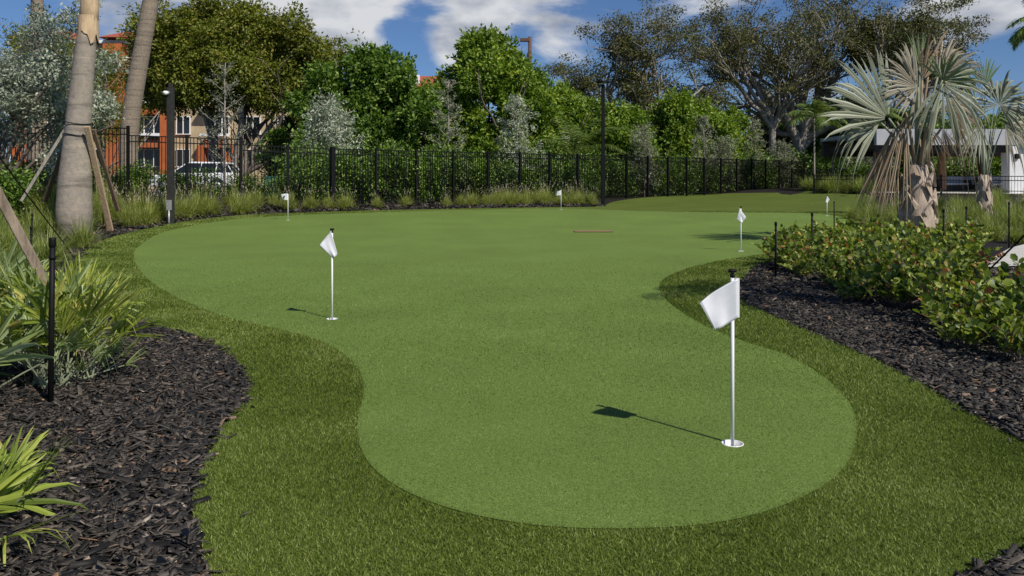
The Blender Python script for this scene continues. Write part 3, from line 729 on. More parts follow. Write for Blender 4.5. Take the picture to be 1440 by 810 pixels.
dense_tree(785, 108, 110, 50, 'green tree at the right shoulder of the tallest dense tree', M['lf_bright'], 0, 5, 40, .26, 700, (.09,.18), group=TB)
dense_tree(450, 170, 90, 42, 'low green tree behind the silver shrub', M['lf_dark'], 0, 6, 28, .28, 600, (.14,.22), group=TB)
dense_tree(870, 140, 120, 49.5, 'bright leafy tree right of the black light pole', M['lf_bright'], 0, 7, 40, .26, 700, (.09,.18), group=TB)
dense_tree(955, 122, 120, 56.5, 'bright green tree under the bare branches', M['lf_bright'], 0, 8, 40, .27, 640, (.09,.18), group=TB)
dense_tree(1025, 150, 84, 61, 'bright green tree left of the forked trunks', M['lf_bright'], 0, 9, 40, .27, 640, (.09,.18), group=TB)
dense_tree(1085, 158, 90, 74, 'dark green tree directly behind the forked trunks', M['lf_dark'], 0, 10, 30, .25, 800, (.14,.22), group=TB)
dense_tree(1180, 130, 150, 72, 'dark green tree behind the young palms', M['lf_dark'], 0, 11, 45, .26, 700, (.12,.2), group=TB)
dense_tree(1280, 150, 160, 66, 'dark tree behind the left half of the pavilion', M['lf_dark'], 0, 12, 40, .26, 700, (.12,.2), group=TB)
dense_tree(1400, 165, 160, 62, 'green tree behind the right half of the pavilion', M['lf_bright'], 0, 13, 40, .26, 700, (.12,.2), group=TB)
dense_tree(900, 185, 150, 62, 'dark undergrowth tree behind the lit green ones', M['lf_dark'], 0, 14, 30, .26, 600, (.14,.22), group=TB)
dense_tree(150, 60, 120, 60, 'yellow-green tree showing between the two palm trunks', M['lf_olive'], 3, 15, 30, .16, 420, (.12,.2), group=TB)
dense_tree(60, 30, 170, 50, 'leafy tree behind the silver tree', M['lf_olive'], 4.5, 16, 34, .17, 420, (.12,.2), group=TB)
dense_tree(1245, 30, 130, 64, 'heavy dark crown above the large fan palm', M['lf_sparse'], 10.5, 17, 36, .28, 420, (.10,.18), group=TB)

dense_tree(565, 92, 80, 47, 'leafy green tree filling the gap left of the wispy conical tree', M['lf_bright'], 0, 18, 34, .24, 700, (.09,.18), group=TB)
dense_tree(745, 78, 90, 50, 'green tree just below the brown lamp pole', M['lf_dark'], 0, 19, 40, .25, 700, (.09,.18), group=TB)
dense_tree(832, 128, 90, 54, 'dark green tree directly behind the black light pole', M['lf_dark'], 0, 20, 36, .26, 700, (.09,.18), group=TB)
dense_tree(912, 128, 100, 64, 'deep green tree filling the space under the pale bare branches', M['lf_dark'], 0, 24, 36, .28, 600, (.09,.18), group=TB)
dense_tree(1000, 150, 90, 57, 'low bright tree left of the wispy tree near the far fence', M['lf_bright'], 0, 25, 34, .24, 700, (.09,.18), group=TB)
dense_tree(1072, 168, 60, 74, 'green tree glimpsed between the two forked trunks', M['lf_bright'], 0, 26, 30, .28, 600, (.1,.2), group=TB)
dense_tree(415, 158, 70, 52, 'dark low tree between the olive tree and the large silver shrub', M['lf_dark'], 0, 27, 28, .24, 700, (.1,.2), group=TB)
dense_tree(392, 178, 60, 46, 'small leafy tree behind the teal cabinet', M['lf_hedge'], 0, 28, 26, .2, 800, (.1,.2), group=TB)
sparse_tree(890, 62, .42, 4.4, 7, 'tall tree with bare pale branches and thin olive leaves', M['lf_sparse'], 81, 54, .17, 3, 4.6, .75, [(-1,.75,4.6),(-.25,1.2,5.2),(.35,1.3,5.4),(1.05,.8,5),(-.7,1.25,4.4),(.75,1.25,5.2),(1.6,.25,5.4)], kids=(3,4), spread=.8)
sparse_tree(1127, 66, .62, 4.2, 8, 'massive forked grey tree with a wide dark crown', M['lf_sparse'], 82, 40, .18, 3, 5.8, .85, [(-.9,1.1,6),(-.2,1.4,6.5),(.5,1.3,6.5),(1.2,.9,6),(.9,1.3,6.5),(-.5,1.3,7),(1.7,.8,6.4),(.1,1.4,7)], kids=(3,4), spread=.75)
sparse_tree(1086, 65, .34, 6.2, 7, 'slimmer pale trunk forking left of the massive forked tree', M['lf_sparse'], 83, 34, .17, 3, 4.6, .8, [(-.9,1.0,5),(-.2,1.3,5.4),(.5,1.3,5.4),(1,.9,4.6),(-1.3,.7,5),(.2,1.4,5.6),(-.5,1.2,5.4)], kids=(3,4), spread=.75)
sparse_tree(1275, 60, .32, 6.5, 6, 'dark spreading tree above the pavilion', M['lf_sparse'], 84, 44, .18, 3, 4.2, .85, [(-.9,1.0,4.4),(-.2,1.3,4.4),(.5,1.3,4.4),(.9,.9,4.0),(-1.3,.8,4.4),(.1,1.3,4.6)], kids=(3,4))
# thin grey trees and silver shrubs just behind the fence
def wispy(px, ytop, Y, wpx, label, mat, seed, leafn, leaf, name='tree', nb=26, bare=False):
    random.seed(seed); global rng; rng = np.random.default_rng(seed)
    b = G(wx(px, Y), Y); h = wz(ytop, Y)-b.z; w = wpx*Y/F; root = empty(name, b, label, 'tree' if name != 'silver_shrub' else 'shrub')
    mb = MB(); pts = [Vector((random.gauss(0,.03), 0, h*k/8)) for k in range(9)]; mb.tube(pts, [.06*(1-k/9)+.012 for k in range(9)], 6)
    P_, D_ = [], []
    for k in range(nb):
        t = .14+.84*(k/nb); a = k*2.4; L = w/2*(1.25*(1-t)**.55+.1)*random.uniform(.7,1.1); q = Vector((0,0,h*t))
        e = q+Vector((math.cos(a)*L, math.sin(a)*L*.8, L*.9*random.uniform(.6,1.2))); e.z = min(e.z, h)
        mb.tube([q, q.lerp(e,.5)+Vector((0,0,-.05)), e], [.022,.014,.006], 4, False)
        for j in range(3):
            s0 = q.lerp(e, .35+.25*j); e2 = s0+Vector((random.gauss(0,1), random.gauss(0,1), random.gauss(.8,.5)))*L*.22; mb.tube([s0, e2], [.01,.004], 3, False)
            n = leafn//3; tt = rng.uniform(0, 1.05, (n,1)); P_.append(np.array(s0)*(1-tt)+np.array(e2)*tt+rng.normal(0, .07*w/2, (n,3))); D_.append(np.tile(np.array(e2-s0), (n,1))*1.5+rdir(n)*(e2-s0).length)
    mb.build('trunk', M['bark'], root, True)
    p = np.concatenate(P_); n = len(p); l = leaf*rng.uniform(.6,1.3,n)
    l = l*1.5
    link('crown', leaf_me('crown', p, np.concatenate(D_)+rdir(n)*.01, rdir(n)+np.array([0,0,.5]), l, l*.36), M[mat], root)
    return root
wispy(630, 112, 40, 58, 'wispy grey-green conical tree between the dense green trees', 'lf_wispy', 51, 90, .09)
wispy(316, 88, 33, 72, 'thin grey young tree in front of the olive tree', 'lf_wispy', 52, 60, .07)
wispy(990, 165, 52, 45, 'wispy grey tree beneath the long bare branch', 'lf_wispy', 53, 80, .1)
wispy(1062, 168, 57, 42, 'wispy grey-green tree just left of the slimmer pale trunk', 'lf_wispy', 57, 70, .1)
wispy(727, 138, 41, 72, 'conical silver tree right of the wispy conical tree', 'lf_silver', 54, 130, .10)
def silver(px, ytop, wpx, Y, label, seed, nl=16, mt='lf_silver'):
    r_ = dense_tree(px, ytop, wpx, Y, label, M[mt], .5, seed, nl, .13, 1100, (.15,.24), name='silver_shrub', cat='shrub', aspect=.4, group='silver shrubs behind the fence')
silver(462, 133, 102, 36, 'large rounded silver shrub behind the fence gate post', 61, 26)
silver(905, 172, 56, 47, 'grey-silver shrub behind the fence right of the black light pole', 62, mt='lf_wispy')
silver(1018, 188, 44, 54, 'grey-silver shrub at the fence beneath the bright green tree', 63, mt='lf_wispy')
silver(1100, 198, 36, 59, 'grey-silver shrub at the foot of the slimmer pale trunk', 64, mt='lf_wispy')
silver(1222, 190, 70, 56, 'grey-silver shrub behind the slender palm beside the pavilion', 65, mt='lf_wispy')

# hedge shrubs behind the fence
protos = []
for s in range(4):
    random.seed(100+s); rng = np.random.default_rng(100+s)
    lob = [(random.gauss(0,.45), random.gauss(0,.35), random.uniform(.25,1.75), random.uniform(.38,.55)) for _ in range(16)]
    p, d, n_, l = crown_cloud(lob, 900, .12); p[:,2] = np.maximum(p[:,2], .03)
    protos.append(leaf_me('foliage', p, d, n_, l, l*.52, 'oval'))
    mb = MB()
    for k in range(5):
        a = k*1.3; mb.tube([(0,0,-.1),(math.cos(a)*.15, math.sin(a)*.15,.6),(math.cos(a)*.35, math.sin(a)*.3,1.4)], [.025,.018,.008], 5)
    me = bpy.data.meshes.new('stem'); me.from_pydata(mb.v, [], mb.f); me.materials.append(M['barkd']); protos[-1] = (protos[-1], me)
def hedge(x, y, s, sz, label, group, k, mat='lf_hedge'):
    root = empty('hedge_shrub', G(x, y), label, 'shrub', group, random.uniform(0, 6.28)); root.scale = (s, s, sz)
    fm, sm = protos[k % 4]
    link('foliage', fm, M[mat], root); link('stem', sm, M['barkd'], root)
    return root
# along the fence line
def fpt(s):
    """point at arc length s along the fence from its left end"""
    pts = [Vector((x, y)) for x, y in zip(FX[1:7], FYv[1:7])]
    for a, b_ in zip(pts, pts[1:]):
        L = (b_-a).length
        if s <= L: return a.lerp(b_, s/L), (b_-a).normalized()
        s -= L
    return pts[-1].copy(), (pts[-1]-pts[-2]).normalized()
FL = sum((Vector((FX[i], FYv[i]))-Vector((FX[i+1], FYv[i+1]))).length for i in range(1, 6))
random.seed(77); s = 0.6; k = 0
while s < FL:
    p, d = fpt(s); nrmv = Vector((-d.y, d.x))
    lowpart = p.x < -8.2
    q = p+nrmv*random.uniform(1.45, 1.8)
    sc = random.uniform(.85, 1.1)
    if lowpart: hedge(q.x, q.y, .75*sc, random.uniform(.5,.66), 'low leafy hedge shrub between the fence and the car park', 'low hedge shrubs by the car park', k)
    else: hedge(q.x, q.y, sc, random.uniform(.95,1.25), 'dense dark green hedge shrub growing against the back of the fence', 'hedge shrubs behind the fence', k)
    if not lowpart:
        q = p+nrmv*random.uniform(2.6, 3.4); hedge(q.x, q.y, 1.15*sc, random.uniform(1.2,1.5), 'taller shrub in the second row behind the fence hedge', 'second row of hedge shrubs', k+1)
    s += random.uniform(1.1, 1.5); k += 1
for (x, y, s_, z_) in ((20,62,1.4,1.4),(23,63,1.5,1.5),(25.5,62,1.4,1.3),(28,60,1.6,1.4),(24,52,1.2,1.0),(31,58,1.7,1.4),(34,58,1.7,1.4),(37,56,1.7,1.4)):
    k += 1; hedge(x, y, s_, z_, 'dark shrub growing behind the pavilion terrace', 'shrubs behind the pavilion', k)
for (px, py_, Y, s_) in ((8, 0, 22, .8), (-12, 0, 20, .8), (28, 0, 24, .7)):
    k += 1; hedge(wx(px, Y), Y, s_, .8, 'bright low shrub beneath the silver tree at the left edge', 'shrubs under the silver tree', k, 'lf_hedge')

# ------------------------------------------------------------------ fence
def fence_section(pa, pb, za, zb, hgt, label, npanels, endpost=True, startpost=True, thick=(), pick=.125, pr=.024, stepped=False, name='metal_fence', raised=.08):
    base = Vector((pa[0], pa[1], za)); root = empty(name, base, label, 'fence', 'black metal fences')
    A = Vector((0,0,0)); B = Vector((pb[0]-pa[0], pb[1]-pa[1], zb-za)); d2 = Vector((B.x, B.y, 0)).normalized()
    for i in range(npanels+1):
        if (i == 0 and not startpost) or (i == npanels and not endpost): continue
        p = A.lerp(B, i/npanels); w = .095
        if i in thick: w = .16
        mb = MB(); x = d2*w/2; y = Vector((-d2.y, d2.x, 0))*w/2
        lo = Vector((0,0,-.25)); hi = Vector((0,0,hgt+.05))
        mb.hexa([p-x-y+lo, p+x-y+lo, p+x+y+lo, p-x+y+lo, p-x-y+hi, p+x-y+hi, p+x+y+hi, p-x+y+hi])
        hi2 = Vector((0,0,hgt+.085)); x2, y2 = x*1.2, y*1.2
        mb.hexa([p-x2-y2+hi, p+x2-y2+hi, p+x2+y2+hi, p-x2+y2+hi, p-x2*.4-y2*.4+hi2, p+x2*.4-y2*.4+hi2, p+x2*.4+y2*.4+hi2, p-x2*.4+y2*.4+hi2])
        mb.build('post', M['black'], root)
    for i in range(npanels):
        a = A.lerp(B, i/npanels); c = A.lerp(B, (i+1)/npanels); L = (c-a).length
        mb = MB()
        for zz in (hgt-.01, hgt-.22, .16+raised): mb.bar(a+Vector((0,0,zz)), c+Vector((0,0,zz)), .03, .04)
        n = max(2, round(L/pick))
        for k in range(1, n):
            p = a.lerp(c, k/n); mb.bar(p+Vector((0,0,raised)), p+Vector((0,0,hgt-.012)), pr, pr, up=tuple(d2))
        mb.build('panel', M['black'], root)
    return root
fence_section((-22.5,26.2), (-13.5,27.5), .98, .95, 2.40, 'high step of black metal fence behind the ringed palm', 4)
fence_section((-13.5,27.5), (-10.4,30.0), .70, .70, 2.40, 'middle step of black metal fence in front of the white car', 2, startpost=False)
fence_section((-10.4,30.0), (-7.3,31.8), .50, .42, 2.40, 'black metal fence section left of the thick gate post', 2, startpost=False, endpost=False)
fence_section((-7.3,31.8), (5.0,42.6), .42, .54, 2.40, 'long black metal fence section starting at the thick gate post', 8, thick=(0,))
fence_section((5.0,42.6), (22.4,60.0), .54, .76, 2.40, 'far black metal fence section right of the black light pole', 12, startpost=False)
fence_section((22.4,60.0), (34,64), .8, .9, 1.75, 'dark fence end beyond the far grass strip', 5, startpost=False)
zf = float(g(24, 37))
fence_section((16.6,43.0), (34,36.5), float(g(16.6,43)), float(g(34,36.5)), 1.0, 'low black railing along the pavilion terrace', 9, pick=.14, pr=.014)

# ------------------------------------------------------------------ ornamental grasses
tprotos = []
for s in range(5):
    rng = np.random.default_rng(200+s); n = 620
    a = rng.uniform(0, 2*PI, n); e = rng.uniform(.55, 1.5, n)
    base = np.stack([rng.normal(0,.07,n), rng.normal(0,.07,n), np.zeros(n)], -1)
    D = np.stack([np.cos(a)*np.cos(e), np.sin(a)*np.cos(e), np.sin(e)], -1)
    L = rng.uniform(.45, .95, n)
    bm_ = blade_me('blades', base, D, L, np.full(n, .013), rng.uniform(.15, .7, n), 4)
    m = 8; a = rng.uniform(0,2*PI,m); e = rng.uniform(.9,1.5,m); D = np.stack([np.cos(a)*np.cos(e), np.sin(a)*np.cos(e), np.sin(e)], -1)
    L = rng.uniform(.65,.9,m); st = np.concatenate([D*(L*t)[:,None] for t in rng.uniform(.82,1.05,(7,))])
    l = np.full(len(st), .06); pm = leaf_me('plumes', st, np.tile(D,(7,1))+rdir(len(st))*.35, rdir(len(st)), l, l*.2)
    tprotos.append((bm_, pm))
def tuft(pos, s, label, group, k, mat='tuft', plume=True, sz=1.0, name='grass_tuft'):
    root = empty(name, pos, label, 'ornamental grass', group, random.uniform(0, 6.28)); root.scale = (s, s, s*sz*1.15)
    a, b_ = tprotos[k % 5]
    o1 = link('blades', a, None, root)
    if not a.materials: a.materials.append(M['tuft'])
    if mat != 'tuft':
        o1.material_slots[0].link = 'OBJECT'; o1.material_slots[0].material = M[mat]
    if plume: tag(link('plumes', b_, M['plume'], root), kind='stuff')
    return root
random.seed(91); k = 0
# along the rear edge of the turf
def row(pts, n, off, s, label, group, jit=.15, **kw):
    global k
    for i in range(n):
        t = i/(n-1)*(len(pts)-1); j = min(len(pts)-2, int(t)); u = t-j
        p = P(pts[j][0]*(1-u)+pts[j+1][0]*u, pts[j][1]*(1-u)+pts[j+1][1]*u)
        x = p.x+random.gauss(0, jit)+off[0]; y = p.y+random.gauss(0, jit)+off[1]
        tuft(G(x, y), s*random.uniform(.8, 1.2), label, group, k, **kw); k += 1
row([(170,322),(225,313),(300,302),(400,296.5),(480,295)], 15, (-.1,.5), .95, 'pale green ornamental grass tuft on the mulch at the left rear edge', 'grass tufts along the left rear edge')
row([(490,294.8),(640,292),(700,291)], 8, (0,.45), .92, 'separate grass tuft on the mulch in front of the long fence section', 'grass tufts along the long fence section')
row([(690,290.8),(835,289)], 13, (0,.4), 1.0, 'grass tuft with tan plumes massed left of the black light pole', 'massed grass tufts by the light pole')
row([(700,289.2),(815,288)], 9, (0,.9), 1.1, 'rear grass tuft with tan plumes massed left of the black light pole', 'massed rear grass tufts by the light pole')
row([(110,318),(190,306),(330,297)], 14, (-.2,1.3), 1.1, 'tall feathery grass tuft in the bed under the ringed palm', 'grass tufts under the ringed palm')
row([(-20,345),(60,330),(130,322)], 10, (-.1,.2), 1.1, 'broad grass clump at the left edge below the ringed palm', 'grass clumps at the left edge', jit=.4, mat='tallgrass', plume=False)
row([(-20,390),(20,370),(75,358)], 8, (-.1,.2), 1.0, 'bright strappy grass clump behind the left fan palms', 'grass clumps behind the left fan palms', jit=.4, mat='tallgrass', plume=False)
row([(-20,318),(60,308),(150,304)], 10, (0,.4), 1.1, 'grass clump around the foot of the ringed palm', 'grass clumps at the foot of the ringed palm', jit=.5)
row([(1137,270.4),(1225,273)], 16, (0,.6), 1.35, 'grass clump on the far strip below the young palms', 'grass clumps on the far strip', jit=.4, mat='tallgrass', plume=False)
# right bed: loose tall grass behind the shrubs
random.seed(92)
for i in range(64):
    Y = random.uniform(18.5, 31); px = random.uniform(1215, 1500)
    if Y < 20 and px < 1240: continue
    tuft(G(wx(px, Y), Y), random.uniform(.8, 1.15), 'loose tall grass clump behind the glossy shrubs of the right bed', 'tall grass clumps in the right bed', k, 'tallgrass', random.random() < .35); k += 1
for px, py in ((1200,300),(1225,318),(1240,322),(1325,325),(1345,322),(1370,325),(1400,330),(1430,334),(1300,330)):
    p = P(px, py+8); tuft(G(p.x, p.y), .75, 'short grass clump at the foot of the large fan palm', 'grass clumps near the large fan palm', k, 'tallgrass', False); k += 1

# ------------------------------------------------------------------ glossy shrubs in right bed
cprotos = []
for s in range(6):
    random.seed(300+s); rng = np.random.default_rng(300+s)
    mb = MB(); P_, D_, N_ = [], [], []
    for i in range(17):
        a = random.uniform(0, 6.28); e = random.uniform(.55, 1.45); L = random.uniform(.32, .58)
        d = Vector((math.cos(a)*math.cos(e), math.sin(a)*math.cos(e), math.sin(e))); b0 = Vector((random.gauss(0,.05), random.gauss(0,.05), -.02))
        pts = [b0+d*L*t+Vector((0,0,.08*L*math.sin(t*3)))+Vector((random.gauss(0,.008),random.gauss(0,.008),0)) for t in (0,.25,.5,.75,1)]
        mb.tube(pts, [.006,.005,.004,.003,.002], 4, False)
        nl = random.randint(15, 24)
        for k in range(nl):
            t = .22+.78*k/nl; j = min(3, int(t*4)); q = pts[j].lerp(pts[j+1], t*4-j)
            aa = k*PI+random.gauss(0,.5)+a; od = Vector((math.cos(aa), math.sin(aa), .35)); od = (od+d*.5).normalized()
            P_.append(tuple(q)); D_.append(tuple(od+Vector((0,0,random.gauss(.1,.3))))); N_.append((random.gauss(0,.35), random.gauss(-.1,.35), 1) if random.random()<.7 else tuple(d.cross(od)+Vector((0,0,.2))))
    n = len(P_); l = rng.uniform(.042, .078, n)
    fm = leaf_me('foliage', np.array(P_), np.array(D_), np.array(N_), l, l*.78, 'oval', .12); fm.materials.append(M['lf_coco'])
    sm = bpy.data.meshes.new('stem'); sm.from_pydata(mb.v, [], mb.f); sm.materials.append(M['barkd'])
    cprotos.append((fm, sm))
def coco(x, y, s, label, k, group='glossy shrubs massed in the right bed'):
    root = empty('glossy_shrub', G(x, y), label, 'shrub', group, random.uniform(0,6.28)); root.scale = (s, s, s*random.uniform(.9,1.15))
    link('foliage', cprotos[k % 6][0], None, root); link('stem', cprotos[k % 6][1], None, root)
random.seed(44)
front = [(1095,374,.85,'small glossy shrub at the tip of the right bed beside a black riser'),(1128,392,.8,'glossy shrub second from the tip of the right bed front edge'),(1172,398,.8,'glossy shrub on the front edge behind the near flagstick'),(1205,425,.8,'low glossy shrub jutting forward onto the mulch'),(1262,425,.85,'glossy shrub in the middle of the bed front edge'),(1318,440,.9,'glossy shrub with yellowish leaves near the bed front'),(1350,490,.9,'glossy shrub standing forward on the open mulch'),(1432,510,1.0,'glossy shrub nearest the camera at the right edge'),(1405,468,.7,'small glossy shrub behind the nearest one at the right edge')]
cpos = []
for i, (px, py, s_, lb) in enumerate(front):
    p = P(px, py); cpos.append((p.x, p.y)); coco(p.x, p.y, s_*1.05, lb, i)
tries = 0
while len(cpos) < 112 and tries < 20000:
    tries += 1
    px = random.uniform(1090, 1500); py = random.uniform(340, 500)
    lim = np.interp(px, [1090,1130,1190,1240,1300,1350,1440,1500], [376,392,414,440,440,470,500,520])
    if py > lim: continue
    p = P(px, py)
    if p.y > 17.3 or inside(FP, [p.x], [p.y])[0]: continue
    if px > 1362 and 335 < py < 452: continue
    if any((p.x-a)**2+(p.y-b_)**2 < .36**2 for a, b_ in cpos): continue
    if inside(FP, [p.x-.25], [p.y])[0]: continue
    cpos.append((p.x, p.y)); coco(p.x, p.y, random.uniform(1.0, 1.35), 'knee-high glossy green shrub with reddish tips massed in the right bed', len(cpos))

# ------------------------------------------------------------------ black risers / stakes
def riser(px, pytop, pybot, label, r=.012, Y=None, lean=0):
    p = P(px, pybot) if Y is None else G(wx(px, Y), Y)
    h = wz(pytop, p.y)-p.z; root = empty('irrigation_riser', p, label, 'riser', 'black irrigation risers')
    mb = MB(); mb.tube([(0,0,-.05),(lean*h/2,0,h/2),(lean*h,0,h-.05)], r, 10); mb.build('pipe', M['blackmatte'], root, True)
    mb = MB(); t = Vector((lean*h,0,0)); mb.tube([t+Vector((0,0,h-.06)), t+Vector((0,0,h-.05)), t+Vector((0,0,h-.012)), t+Vector((0,0,h))], [r*1.05, r*1.25, r*1.25, r*1.1], 10); mb.build('spray_head', M['blackmatte'], root, True)
    mb = MB(); mb.tube([t+Vector((0,0,h-.13)), t+Vector((0,0,h-.115))], r*1.35, 10); mb.build('collar', M['blackmatte'], root, True)
riser(71, 334, 571, 'tall black irrigation riser standing in front of the left fan palms', .0165, lean=.012)
for px, a, b_, lb in ((1091,312,392,'black riser at the tip of the right bed'),(1142,299,376,'black riser just right of the bed tip'),(1327,294,372,'black riser right of the large fan palm trunk'),(1359,290,358,'second black riser right of the large fan palm trunk'),(1419,284,352,'black riser near the concrete path'),(1173,283,322,'short black riser beside the farthest flag'),
                     (45,300,352,'black riser among grass left of the ringed palm'),(44,318,384,'black riser just above the left fan palms'),(145,268,322,'black riser beside the tan timber brace'),(204,268,312,'short black riser left of the square grey pole')):
    riser(px, a, b_, lb, .016)

# ------------------------------------------------------------------ putting flags
def flagstick(c, htop, quad_px, label, i, knob=True):
    root = empty('putting_flag', c, label, 'golf flag', 'putting green flags')
    Y = c.y; h = wz(htop, Y)-c.z
    mb = MB(); mb.tube([(0,0,-.07),(0,0,h-.03)], .0095, 12); mb.build('pole', M['white'], root, True)
    mb = MB(); mb.tube([(0,0,h-.045),(0,0,h-.03),(0,0,h-.028)], [.012,.013,.010], 12); mb.tube([(-.021,0,h-.010),(-.018,0,h-.010),(.018,0,h-.010),(.021,0,h-.010)], [.006,.0095,.0095,.006], 10); mb.tube([(0,0,h-.03),(0,0,h-.012)], .008, 8)
    mb.build('knob', M['blackmatte'], root, True)
    q = [W(x, y, Y)-c for x, y in quad_px]          # top at pole, bottom at pole, bottom outer, top outer
    n = 14; V = []; Fc = []
    for a in range(n+1):
        for b_ in range(n+1):
            u = a/n; v = b_/n
            p = (q[0]*(1-u)+q[3]*u)*(1-v)+(q[1]*(1-u)+q[2]*u)*v
            p = p+Vector((0, -.012+.016*math.sin(u*4+v*1.5+i)*u+.004*math.sin(u*11-v*3+i)*u, .006*math.sin(u*PI)*math.cos(v*3)))
            V.append(tuple(p))
    for a in range(n):
        for b_ in range(n): k0 = a*(n+1)+b_; Fc.append((k0, k0+1, k0+n+2, k0+n+1))
    me = bpy.data.meshes.new('flag'); me.from_pydata(V, [], Fc); fo = link('flag', me, M['flag'], root, True)
    sm = fo.modifiers.new('thick', 'SOLIDIFY'); sm.thickness = .0015
    mb = MB(); mb.tube([q[0]*1.0, q[1]*1.0] if i not in (1, 4, 5) else [q[0], q[0]-Vector((0,0,.05))], .0125, 12, False); so = mb.build('sleeve', M['flag'], root, True)
    for (a, b_) in ((0, 3), (1, 2), (3, 2)):
        hm = MB(); o_ = Vector((0, -.016, 0)); pts = []
        for t in range(9):
            t /= 8; (u, v) = {(0,3): (t, 0.06), (1,2): (t, .94), (3,2): (.95, t)}[(a, b_)]
            p = (q[0]*(1-u)+q[3]*u)*(1-v)+(q[1]*(1-u)+q[2]*u)*v
            pts.append(p+Vector((0, -.014+.016*math.sin(u*4+v*1.5+i)*u+.004*math.sin(u*11-v*3+i)*u, .006*math.sin(u*PI)*math.cos(v*3))))
        hm.tube(pts, .0013, 5); hm.build('hem_stitch', M['cushion'], root)
    # cup
    cup = empty('hole_cup', c, 'white cup sunk in the turf '+['under the near flag','under the flag left of centre','under the far left flag','under the far middle flag','under the flag at the right bed','under the farthest flag'][i], 'golf cup', 'golf hole cups')
    mb = MB(); r0 = .0545; zt = .0145
    prof = [(r0-.005, -.10), (r0-.005, zt), (r0+.002, zt+.001), (r0+.002, zt-.012), (r0, -.10)]
    m = 28; b0 = len(mb.v)
    for rr, zz in prof:
        for k in range(m): mb.v.append((rr*math.cos(2*PI*k/m), rr*math.sin(2*PI*k/m), zz))
    for j in range(len(prof)-1):
        for k in range(m): k2 = (k+1) % m; mb.f.append((b0+j*m+k, b0+j*m+k2, b0+(j+1)*m+k2, b0+(j+1)*m+k))
    mb.f.append(tuple(b0+k for k in range(m)))
    mb.build('liner', M['cup'], cup, True)
flagstick(CUPS[0], 378, [(1036.5,391),(1036.5,446),(1003,463),(982,425)], 'near white flag on the rounded end of the green', 0)
flagstick(CUPS[1], 321, [(466,325),(475,357),(469,362.5),(450,345)], 'drooping white flag left of the middle of the green', 1)
flagstick(CUPS[2], 270.5, [(404.5,272),(404.5,281.5),(397,280.5),(395,273.5)], 'small white flag with a grey mark at the far left of the green', 2)
flagstick(CUPS[3], 265, [(789,268),(789,274.5),(782.5,275),(783,269.5)], 'small white flag at the far middle before the massed grass', 3)
flagstick(CUPS[4], 290, [(1040,293),(1049,305.5),(1043,313.5),(1036,308)], 'drooping white flag by the tip of the right bed', 4)
flagstick(CUPS[5], 274, [(1163,275.5),(1166.5,281),(1163,285.5),(1161,284)], 'farthest white flag before the rear mound on the right', 5)
# grey mark on the far left flag
fl = [o for o in bpy.data.objects if o.name.startswith('putting_flag')][2]
c = CUPS[2]; mb = MB(); q = W(399.8, 277, c.y)-c
mb.prism([(q.x-.05, q.z-.03), (q.x+.02, q.z-.02), (q.x+.055, q.z+.05), (q.x-.01, q.z+.02)], -.055, -.051); mb.build('emblem', M['bronze'], fl)

# cut-out in the green
a = P(809, 324.5); b_ = P(858, 327)
root = empty('turf_cutout', (a+b_)/2, 'small rectangular bare cut-out in the green with a brown edge', 'cut-out')
w = (b_-a).length/2
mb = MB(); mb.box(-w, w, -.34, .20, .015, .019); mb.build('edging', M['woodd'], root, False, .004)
mb = MB(); mb.box(-w+.03, w-.03, -.30, .02, .020, .0235); mb.build('backing', M['timber'], root)

# ------------------------------------------------------------------ light poles
def lightpole(px, pyb, pyt, w, mat, label, name='street_lamp'):
    p = P(px, pyb); h = wz(pyt, p.y)-p.z; root = empty(name, p, label, 'lamp post')
    return root, p, h
root, p, h = lightpole(848, 290, 114, .15, 'black', 'black square light pole with a flat round lamp head by the massed grass')
mb = MB(); mb.box(-.078,.078,-.078,.078,-.2,h-.18); mb.build('pole', M['black'], root, False, .012)
mb = MB(); mb.box(-.13,.13,-.13,.13,0,.04); mb.build('base_plate', M['black'], root)
mb = MB(); mb.tube([(0,0,h-.18),(0,0,h-.05)], [.04,.035], 10); mb.build('stem', M['black'], root, True)
mb = MB(); mb.tube([(0,0,h-.10),(0,0,h-.07),(0,0,h-.02),(0,0,h)], [.27,.32,.30,.12], 24); hd = mb.build('lamp_head', M['black'], root, True)
mb = MB(); mb.tube([(0,0,h-.115),(0,0,h-.101)], .2, 20); mb.build('lens', M['cushion'], hd, True)
root, p, h = lightpole(240, 315, 118, .18, 'bronze', 'dark grey square pole with a small camera and a pale box near its base', 'camera_pole')
mb = MB(); mb.box(-.088,.088,-.088,.088,-.2,h-.12); mb.build('pole', M['bronze'], root, False, .01)
mb = MB(); mb.box(-.055,.055,-.055,.055,h-.12,h); mb.build('cap', M['bronze'], root, False, .01)
mb = MB(); mb.tube([(-.05,-.09,h-.28),(-.05,-.30,h-.30)], .06, 12); cm = mb.build('camera', M['white'], root, True)
mb = MB(); mb.bar((-.05,-.02,h-.18), (-.05,-.16,h-.25), .03); mb.build('bracket', M['bronze'], cm)
mb = MB(); mb.box(-.075,.075,-.145,-.09,.42,.72); mb.build('junction_box', M['galv'], root, False, .006)
mb = MB(); mb.tube([(0,-.12,-.1),(0,-.12,.42)], .03, 10); mb.build('conduit', M['galv'], root, True)
Y = 72; b = G(wx(745, Y), Y); h = wz(52, Y)-b.z; root = empty('street_lamp', b, 'brown pole with a boxy lamp head showing above the trees', 'lamp post')
mb = MB(); mb.tube([(0,0,0),(0,0,h)], [.2,.16], 10); mb.build('pole', M['brownmetal'], root, True)
mb = MB(); mb.box(-.9,-.05,-.22,.22,h-.42,h-.12); mb.build('lamp_head', M['brownmetal'], root, False, .03)
